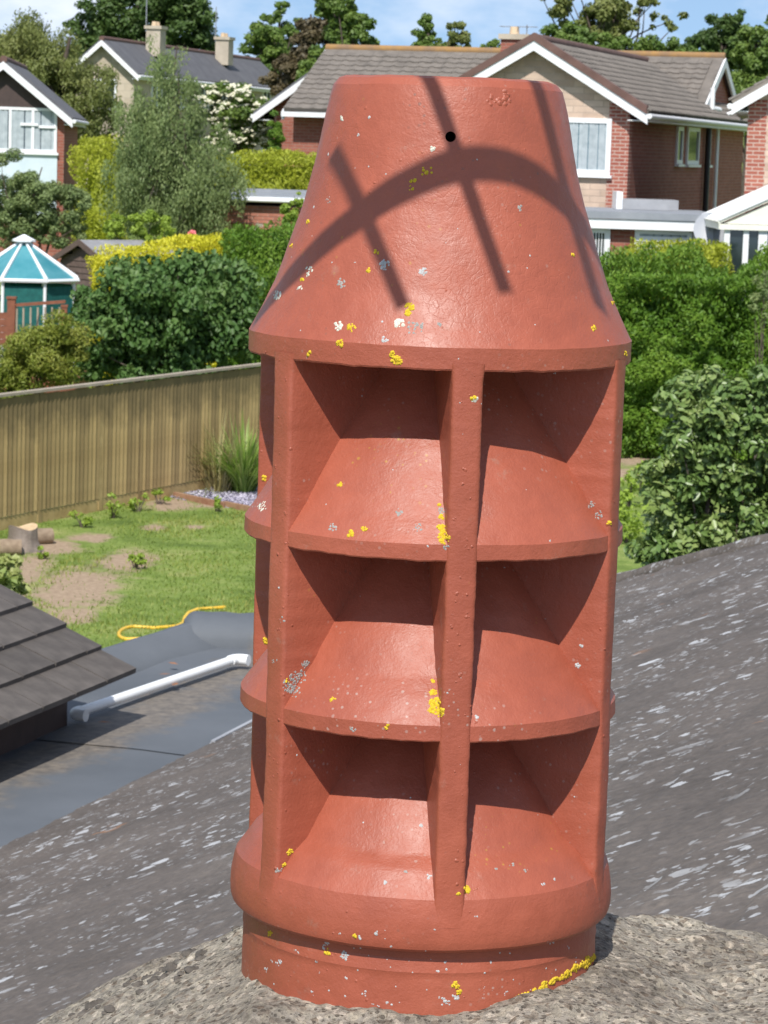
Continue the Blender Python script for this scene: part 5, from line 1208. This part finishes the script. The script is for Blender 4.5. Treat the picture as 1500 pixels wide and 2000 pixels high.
# --- house at the right edge and its conservatory
rt2, bk2 = rot_axes(8)
Pn = atY(1462, 230, 54); hwn = 2.6
On = Pn + rt2 * hwn
zgn = ground_z(0, 55) - .1; zen = atY(1440, 214, 53.6)[2] + .2
nh = Thing('neighbour_house', (On[0], On[1], zgn), 'house at the right edge with brick pier and white barge board', 'house')
sl3, P3 = gable_block(nh, On, rt2, bk2, hwn, 8, zgn, zen + .1, zen + .1 + hwn * .62, oh=.3, wall_front='rubble_stone')
m_ = MB(); m_.obox(P3(-hwn - .012, -.012, zgn), rt2 * .36, bk2 * .3, Zv * (zen - zgn)); nh.part('brick_pier', m_, 'quoin_brick')
lay_tiles(nh, sl3[-1], P3(-hwn - .33, -.3, zen + .1 - .3 * .62 - .02), bk2, unit(rt2 + Zv * .62), 4, math.hypot(hwn + .3, (hwn + .3) * .62) - .05, ex=.27, maxn=0)
cy = 51.0
cons = Thing('conservatory', (atY(1470, 480, cy)[0], cy + 1, ground_z(0, 52)), 'white conservatory with a pitched glazed roof at the right edge', 'conservatory')
gzc = ground_z(0, 51); xe0, xe1 = atY(1418, 440, cy)[0], atY(1600, 440, cy)[0]; zec = atY(1418, 437, cy)[2]; xr_ = atY(1545, 380, cy)[0]; zrc = atY(1500, 385, cy)[2] + .12
ev0 = np.array([atY(1404, 432, cy - .15)[0], cy - .15, zec]); dep = 3.0
m_ = MB(); roof_slab(m_, ev0, ev0 + Y_ * dep, np.array([xr_, cy + dep - .3, zrc]), np.array([xr_, cy - .15, zrc]), .04); cr_ = cons.part('roof_panel', m_, 'cream_upvc')
for k in range(6):
    b_ = MB(); a0 = ev0 + Y_ * (dep * k / 5 - .03) + Zv * .05; a1 = np.array([xr_, a0[1], zrc + .05]); b_.obox(a0, a1 - a0, Y_ * .06, Zv * .05); cons.part('glazing_bar', b_, 'white_upvc', cr_)
m_ = MB(); m_.obox((ev0[0], cy - .2, zec - .1), X_ * (xe1 - ev0[0]), Y_ * .1, Zv * .1); m_.obox((ev0[0], cy - .1, zec - .1), X_ * .1, Y_ * dep, Zv * .1); cons.part('eaves_beam', m_, 'cream_upvc')
m_ = MB(); m_.prism([(ev0[0] + .1, cy - .1, zec + .01), (xe1, cy - .1, zec + .01), (xr_, cy - .1, zrc - .05)], Y_ * .05); cons.part('gable_panel', m_, 'cream_upvc')
for px_, w in ((1418, .1), (1455, .1), (1488, .16), (1540, .1), (1590, .1)):
    m_ = MB(); m_.obox((atY(px_, 470, cy)[0] - w / 2, cy - .14, gzc - .05), X_ * w, Y_ * .1, Zv * (zec - gzc - .05)); cons.part('post', m_, 'white_upvc')
m_ = MB(); m_.obox((xe0, cy - .09, gzc), X_ * (xe1 - xe0), Y_ * .02, Zv * (zec - gzc - .1)); m_.obox((xe0, cy - .06, gzc), X_ * .02, Y_ * (dep - .2), Zv * (zec - gzc - .1)); cons.part('glazing', m_, 'dark_glass')

# --- gabled house at the left edge
rt4, bk4 = rot_axes(-4)
Pl = atY(126, 228, 72); al_ = on_plane(8, 128, Pl, bk4); hwl = float((Pl - al_) @ rt4); Ol = Pl - rt4 * hwl
zgl = ground_z(0, 72) - .1
lh = Thing('left_gable_house', (Ol[0], Ol[1], zgl), 'house at the left edge with dark clad gable over a white window', 'house')
sl4, P4 = gable_block(lh, Ol, rt4, bk4, hwl, 8, zgl, Pl[2] + .1, al_[2] + .1, oh=.2, roof='slate_roof')
def lf(x, y): return on_plane(x, y, Pl, bk4) - bk4 * .004
a_, b_ = lf(-118, 215), lf(112, 215)
m_ = MB(); ap = lf(6, 122); m_.prism([lf(-100, 215), lf(112, 215), ap - Zv * .12], -bk4 * .03); lh.part('gable_cladding', m_, 'cladding_and_eave_shade')
a_ = lf(-2, 295); b_ = lf(112, 212); window(lh, a_ - rt4 * .9, rt4, Zv, float((b_ - a_) @ rt4) + .9, float(b_[2] - a_[2]), -bk4, 4, .07, curtains=True, transom=None, glass='dark_glass')
w_ = lf(40, 222); m_ = MB(); m_.obox(lf(40, 245) - bk4 * .05, rt4 * .45, Zv * .07, -bk4 * .03); m_.obox(lf(76, 250) - bk4 * .05, rt4 * .42, Zv * .07, -bk4 * .03); lh.part('transom_bar', m_, 'white_upvc')
a_ = lf(-120, 420); b_ = lf(112, 298); m_ = MB(); m_.obox(a_, rt4 * float((b_ - a_) @ rt4), Zv * float(b_[2] - a_[2]), -bk4 * .03); lh.part('panel', m_, 'pale_blue_panel')

# --- far terrace among the trees
rt5, bk5 = rot_axes(13)
Pt = atY(262, 140, 102); at_ = on_plane(204, 84, Pt, bk5); hwt = float((Pt - at_) @ rt5); Ot = Pt - rt5 * hwt; zgt = ground_z(0, 102) - .2
th_ = Thing('far_terrace', (Ot[0], Ot[1], zgt), 'far pale stone terrace with grey slate roof and two chimneys behind the birch', 'house')
sl5, P5 = gable_block(th_, Ot, rt5, bk5, hwt, 20, zgt, Pt[2] + .1, at_[2] + .1, oh=.25, wall_front='stone_far', wall_side='stone_far', roof='slate_roof')
for d_, pxx in ((4.0, 268), (13.0, 404)):
    c = P5(.25, d_, at_[2] - .3); m_ = MB(); m_.obox(c, rt5 * .55, bk5 * .7, Zv * 1.0); ch_ = th_.part('chimney', m_, 'pale_stone')
    m_ = MB(); m_.obox(c + Zv * 1.0 - rt5 * .06 - bk5 * .06, rt5 * .67, bk5 * .82, Zv * .12); th_.part('chimney_cap', m_, 'pale_stone', ch_)
    for k in (.15, .5): m_ = MB(); m_.tube([c + rt5 * .27 + bk5 * k + Zv * 1.1, c + rt5 * .27 + bk5 * k + Zv * 1.28], [.11, .09], 8); th_.part('pot', m_, 'pot_clay', ch_, 60)
    m_ = MB(); q0 = c + Zv * .9; m_.tube([q0, q0 + Zv * 1.4], .02, 5); th_.part('aerial_mast', m_, 'grey_metal', ch_)
for k in range(6):
    for zz_ in (1.3, 3.6):
        window(th_, P5(hwt + .002, 2 + 3.0 * k, zgt + zz_), bk5, Zv, 1.2, 1.25, rt5, 2, .08)
for zz_, xo in ((1.2, -.4), (3.4, -.4)): window(th_, P5(xo, -.002, zgt + zz_), rt5, Zv, .9, 1.1, -bk5, 2, .08)

# --- brick garage, bricks laid one by one on the face we see
gyd = 61.0; ga, gb_ = atY(382, 400, gyd), atY(660, 412, gyd)
zgg = ground_z(0, gyd) - .1
gar = Thing('brick_garage', ((ga[0] + gb_[0]) / 2, gyd + 2, zgg), 'low red brick garage with flat roof and white fascia left of the pot', 'garage')
ztop = atY(382, 398, gyd)[2]; Wg = gb_[0] - ga[0]
m_ = MB(); m_.obox((ga[0] + .01, gyd + .012, zgg), X_ * (Wg - .02), Y_ * 4.5, Zv * (ztop - zgg)); gw = gar.part('wall', m_, 'mortar_joint')
bm1 = MB(); bm1.add([(0, 0, 0), (.215, 0, 0), (.215, .1, 0), (0, .1, 0), (0, 0, .065), (.215, 0, .065), (.215, .1, .065), (0, .1, .065)], [(3, 2, 1, 0), (4, 5, 6, 7), (0, 1, 5, 4), (1, 2, 6, 5), (2, 3, 7, 6), (3, 0, 4, 7)])
bme = bm1.mesh('brick'); bme.materials.append(MAT['brick_piece'])
nrow = 14; low_z = ztop - nrow * .075
wx0, wx1, wz = atY(441, 440, gyd)[0], atY(495, 440, gyd)[0], atY(470, 440, gyd)[2]
for r_ in range(nrow):
    z = ztop - (r_ + 1) * .075 + .005; x = ga[0] - (.1125 if r_ % 2 else 0); first = True
    while x < ga[0] + Wg - .1:
        x0 = max(x, ga[0]); wd = x + .215 - x0
        if wd > .08 and not (x0 + wd > wx0 and x0 < wx1 and z < wz):
            o = link('brick', bme, None, gw); o.location = Vector(np.array([x0, gyd - .004 * random.random(), z]) - gar.loc); o.scale = (wd / .215, 1, 1)
        x += .225
m_ = MB(); m_.obox((ga[0], gyd, zgg), X_ * Wg, Y_ * .012, Zv * (low_z - zgg)); gar.part('lower_wall', m_, 'red_brick')
m_ = MB(); m_.obox((wx0 - .05, gyd - .02, wz), X_ * (wx1 - wx0 + .1), Y_ * .1, Zv * .05); gar.part('lintel', m_, 'deck_wood')
m_ = MB(); m_.obox((wx0, gyd + .005, wz - 1.0), X_ * (wx1 - wx0), Y_ * .006, Zv * 1.0); gar.part('door', m_, 'deck_wood')
fz = atY(362, 389, gyd - .12)[2]; m_ = MB(); m_.obox((ga[0] - .22, gyd - .14, fz), X_ * (Wg + .4), Y_ * .06, Zv * .1); gar.part('fascia', m_, 'white_upvc')
m_ = MB(); m_.tube([(ga[0] - .25, gyd - .18, fz + .03), (ga[0] + Wg + .2, gyd - .18, fz + .03)], .045, 8); gar.part('gutter', m_, 'white_upvc', None, 60)
m_ = MB(); m_.obox((ga[0] - .2, gyd - .08, fz + .02), X_ * (Wg + .38), Y_ * 5.0, Zv * .12); m_.obox((ga[0] - .2, gyd + 4.5, fz + .14), X_ * (Wg + .38), Y_ * .24, Zv * .06); gar.part('roof', m_, 'flat_roof_grey')
fp = atY(374, 462, 58.5)
fpt = Thing('flower_pot', fp - Zv * .15, 'terracotta pot of pink flowers by the garage corner', 'flower pot')
m_ = MB(); m_.lathe(fp - Zv * .15, [(.05, 0), (.07, .12), (.075, .13), (.065, .13), (.001, .11)], 14); fpt.part('pot', m_, 'terracotta', None, 50)
k = 60; q = fp + Zv * .06 + rand_unit(k) * .09 * rng.random((k, 1)); N = norm_rows(rand_unit(k) + (0, -1, .5)); fpt.part('petals', leaf_mesh('petals', q, N, norm_rows(np.cross(N, rand_unit(k))), .06, .05, OVAL, None, fpt.loc), 'flower_pink')
m_ = MB(); gz2 = ground_z(fp[0], 58.5); m_.obox((fp[0] - .12, fp[1] - .12, gz2 - .05), X_ * .24, Y_ * .24, Zv * (fp[2] - .15 - gz2 + .05)); pl_ = single('brick_plinth', m_, 'red_brick', (fp[0], fp[1], gz2), 'narrow brick plinth under the pink flower pot', 'plinth')

# --- garden shed
sy = 56.0; s0, s1p = atY(112, 540, sy), atY(210, 540, sy); apx = atY(165, 474, sy)
zgs = ground_z(0, sy) - .05
shed = Thing('garden_shed', (apx[0], sy + 1, zgs), 'dark brown timber shed with grey felt roof behind the gazebo', 'shed')
hwS = (s1p[0] - s0[0]) / 2; zeS = atY(112, 500, sy)[2]; cxS = apx[0]; zrS = apx[2]
rtS, bkS = rot_axes(48); hwS = .8; LS = 2.0; OS = np.array([cxS, sy, 0.0])
def S_(a, b_, z): return OS + rtS * a + bkS * b_ + Zv * z
nbd = int((zrS - zgs) / .12)
for k in range(nbd):
    z = zgs + k * .12; zc = z + .11
    wv = hwS if zc < zeS else hwS * max(.02, (zrS - zc) / (zrS - zeS))
    b_ = MB(); b_.add([S_(-wv, -.02, z), S_(wv, -.02, z), S_(wv, -.004, z + .118), S_(-wv, -.004, z + .118), S_(-wv, .02, z), S_(wv, .02, z), S_(wv, .02, z + .118), S_(-wv, .02, z + .118)], [(0, 1, 2, 3), (7, 6, 5, 4), (4, 5, 1, 0), (3, 2, 6, 7), (1, 5, 6, 2), (4, 0, 3, 7)]); shed.part('plank', b_, 'shed_wood')
m_ = MB(); m_.obox(S_(-hwS, .02, zgs), rtS * 2 * hwS, bkS * LS, Zv * (zeS - zgs)); shed.part('side_walls', m_, 'shed_wood')
for s_ in (-1, 1):
    m_ = MB(); roof_slab(m_, S_(s_ * (hwS + .1), -.12, zeS - .07), S_(s_ * (hwS + .1), LS + .1, zeS - .07), S_(0, LS + .1, zrS + .02), S_(0, -.12, zrS + .02), .04); ro_ = shed.part('roof', m_, 'shed_felt')
    b_ = MB(); lo_e, hi_e = S_(s_ * (hwS + .12), -.13, zeS - .07), S_(0, -.13, zrS + .05); b_.prism([lo_e - Zv * .1, lo_e + Zv * .02, hi_e + Zv * .02, hi_e - Zv * .1], -bkS * .03); shed.part('barge_board', b_, 'shed_wood', ro_)

# --- gazebo
gY = 48.0; gA = atY(47, 466, gY); gE = atY(45, 543, gY); Rg = 113 / F * gY; zgz = ground_z(0, gY)
gz = Thing('gazebo', (gA[0], gA[1], zgz), 'white-framed octagonal gazebo with blue-green glazed roof', 'gazebo')
ang = [math.radians(22.5 + 45 * k + 8) for k in range(8)]
rim = [np.array([gA[0] + Rg * math.cos(a), gA[1] + Rg * math.sin(a), gE[2]]) for a in ang]; apx = np.array([gA[0], gA[1], gA[2] - .03])
for k in range(8):
    a_, b_ = rim[k], rim[(k + 1) % 8]; m_ = MB(); m_.add([a_, b_, apx, a_ - Zv * .012, b_ - Zv * .012, apx - Zv * .012], [(0, 1, 2), (5, 4, 3), (0, 3, 4, 1), (1, 4, 5, 2), (2, 5, 3, 0)]); gz.part('roof_pane', m_, 'teal_sheet')
    m_ = MB(); m_.tube([a_ + Zv * .015, apx + Zv * .02], [.035, .022], 6); gz.part('rafter', m_, 'white_upvc')
    m_ = MB(); m_.tube([a_, b_], .035, 6); gz.part('ring_beam', m_, 'white_upvc')
    m_ = MB(); pb = np.array([gA[0] + .93 * (a_[0] - gA[0]), gA[1] + .93 * (a_[1] - gA[1]), 0]); m_.tube([pb + Zv * (zgz - .05), pb + Zv * gE[2]], .028, 8); gz.part('post', m_, 'white_upvc')
    c = (a_ + b_) / 2
    if c[0] > gA[0] - .2:
        m_ = MB(); p_, q_ = (gA + (a_ - gA) * np.array([.92, .92, 0])), (gA + (b_ - gA) * np.array([.92, .92, 0])); p_[2] = q_[2] = zgz + .2
        m_.add([p_, q_, q_ + Zv * (gE[2] - zgz - .3), p_ + Zv * (gE[2] - zgz - .3)] + [v_ + unit(c - gA) * np.array([.01, .01, 0]) for v_ in (p_, q_, q_ + Zv * (gE[2] - zgz - .3), p_ + Zv * (gE[2] - zgz - .3))], [(0, 1, 2, 3), (7, 6, 5, 4), (0, 4, 5, 1), (3, 2, 6, 7)]); gz.part('side_screen', m_, 'teal_net')
m_ = MB(); m_.lathe(apx, [(.2, -.02), (.2, .01), (.02, .1), (.001, .1)], 8); gz.part('roof_cap', m_, 'white_upvc')
hm = MB(); h0, h1 = atY(-40, 562, gY - .2), atY(36, 542, gY - .2); G = []
for j in range(6): G.append([h0 + (h1 - h0) * i / 20 + Zv * (-.22 * math.sin(math.pi * i / 20) - .1 * math.sin(math.pi * j / 5)) + Y_ * (.4 * (j / 5 - .5)) * math.sin(math.pi * i / 20) for i in range(21)])
o = link('hammock', grid_mesh('hammock', np.array(G), np.zeros((6, 21, 2)), h0), 'hammock_green', None, h0); tag(o, 'dark green hammock slung from the gazebo posts', 'hammock')
# deck railing and gate in front of it
rY = 46.2; dk_ = Thing('deck_railing', atY(60, 690, rY) * np.array([1, 1, 0]) + Zv * ground_z(0, rY), 'reddish-brown timber railing and post in front of the gazebo', 'railing')
gzr = ground_z(0, rY)
for px_, yt, w in ((23, 584, .13), (-50, 590, .12), (126, 600, .09)):
    c = atY(px_, yt, rY); m_ = MB(); m_.obox((c[0] - w / 2, rY - w / 2, gzr - .05), X_ * w, Y_ * w, Zv * (c[2] - gzr + .05)); m_.obox((c[0] - w * .62, rY - w * .62, c[2] + .001), X_ * w * 1.24, Y_ * w * 1.24, Zv * .04); dk_.part('post', m_, 'deck_wood')
a_, b_ = atY(27, 599, rY), atY(128, 592, rY); m_ = MB(); m_.obox(a_ - Y_ * .04, b_ - a_, Y_ * .08, Zv * .05); dk_.part('handrail', m_, 'deck_wood')
for px_ in (33, 46, 60, 74, 88, 102, 116):
    c = atY(px_, 600, rY); m_ = MB(); m_.tube([(c[0], rY, gzr + .1), (c[0], rY, c[2])], .018, 6); dk_.part('baluster', m_, 'fence_cap')
for k in range(5):
    a_ = atY(-48, 614 + k * 13, rY); b_ = atY(18, 612 + k * 13, rY); m_ = MB(); m_.obox(a_ - Zv * .09, b_ - a_, Y_ * .03, Zv * .105); dk_.part('board', m_, 'deck_wood')
a_ = atY(-40, 735, 45.8); m_ = MB(); m_.obox((a_[0], 45.6, gzr - .3), X_ * 1.6, Y_ * 2.0, Zv * (a_[2] - gzr + .3)); dk_.part('deck', m_, 'deck_wood')
for i, (x, y, h, lab) in enumerate(((1228, 990, .5, 'green plant low between the pot and the glossy shrub'), (1222, 1060, .6, 'green plant beside the pot just above the roof hip'), (1250, 960, .5, 'leafy plant at the foot of the glossy shrub'))):
    shrub_small('border_plant', lab, x, y, h, 500, .07, 'leaf_bright', h * .7, group='border plants')

# the gardens go on beyond the frame on both sides
for i, (x, y, w, h, Y, lab) in enumerate(((-170, 130, 150, 150, 90, 'broad olive tree just outside the left edge'), (-430, 90, 190, 190, 110, 'large tree well left of the gabled house'), (-720, 120, 190, 170, 120, 'tree far to the left beyond the gardens'), (1700, 110, 150, 150, 100, 'tree just beyond the right-hand house'), (1950, 90, 190, 190, 115, 'large tree far to the right of the houses'), (2250, 120, 190, 170, 120, 'tree at the far right beyond the gardens'))):
    tree('broadleaf_tree', lab, [(x, y, w, h * .7), (x - w * .5, y + 60, w * .6, h * .5), (x + w * .5, y + 70, w * .6, h * .5), (x, y + 130, w, h * .5)], Y, 90, 7000, .34, ('leaf_olive', 'leaf_mid', 'leaf_dark')[i % 3], trunk_r=.3, group=BT, lo=.3)
hedge('garden_hedge', 'green hedge continuing left behind the fence outside the frame', -760, -60, 600, None, 52, 1.4, 26000, .12, 'leaf_hedge', rough=.22, fan=True)
hedge('garden_hedge', 'green hedge continuing right beyond the conservatory outside the frame', 1640, 2200, 520, None, 48, 1.4, 22000, .12, 'leaf_hedge', rough=.22, fan=True)
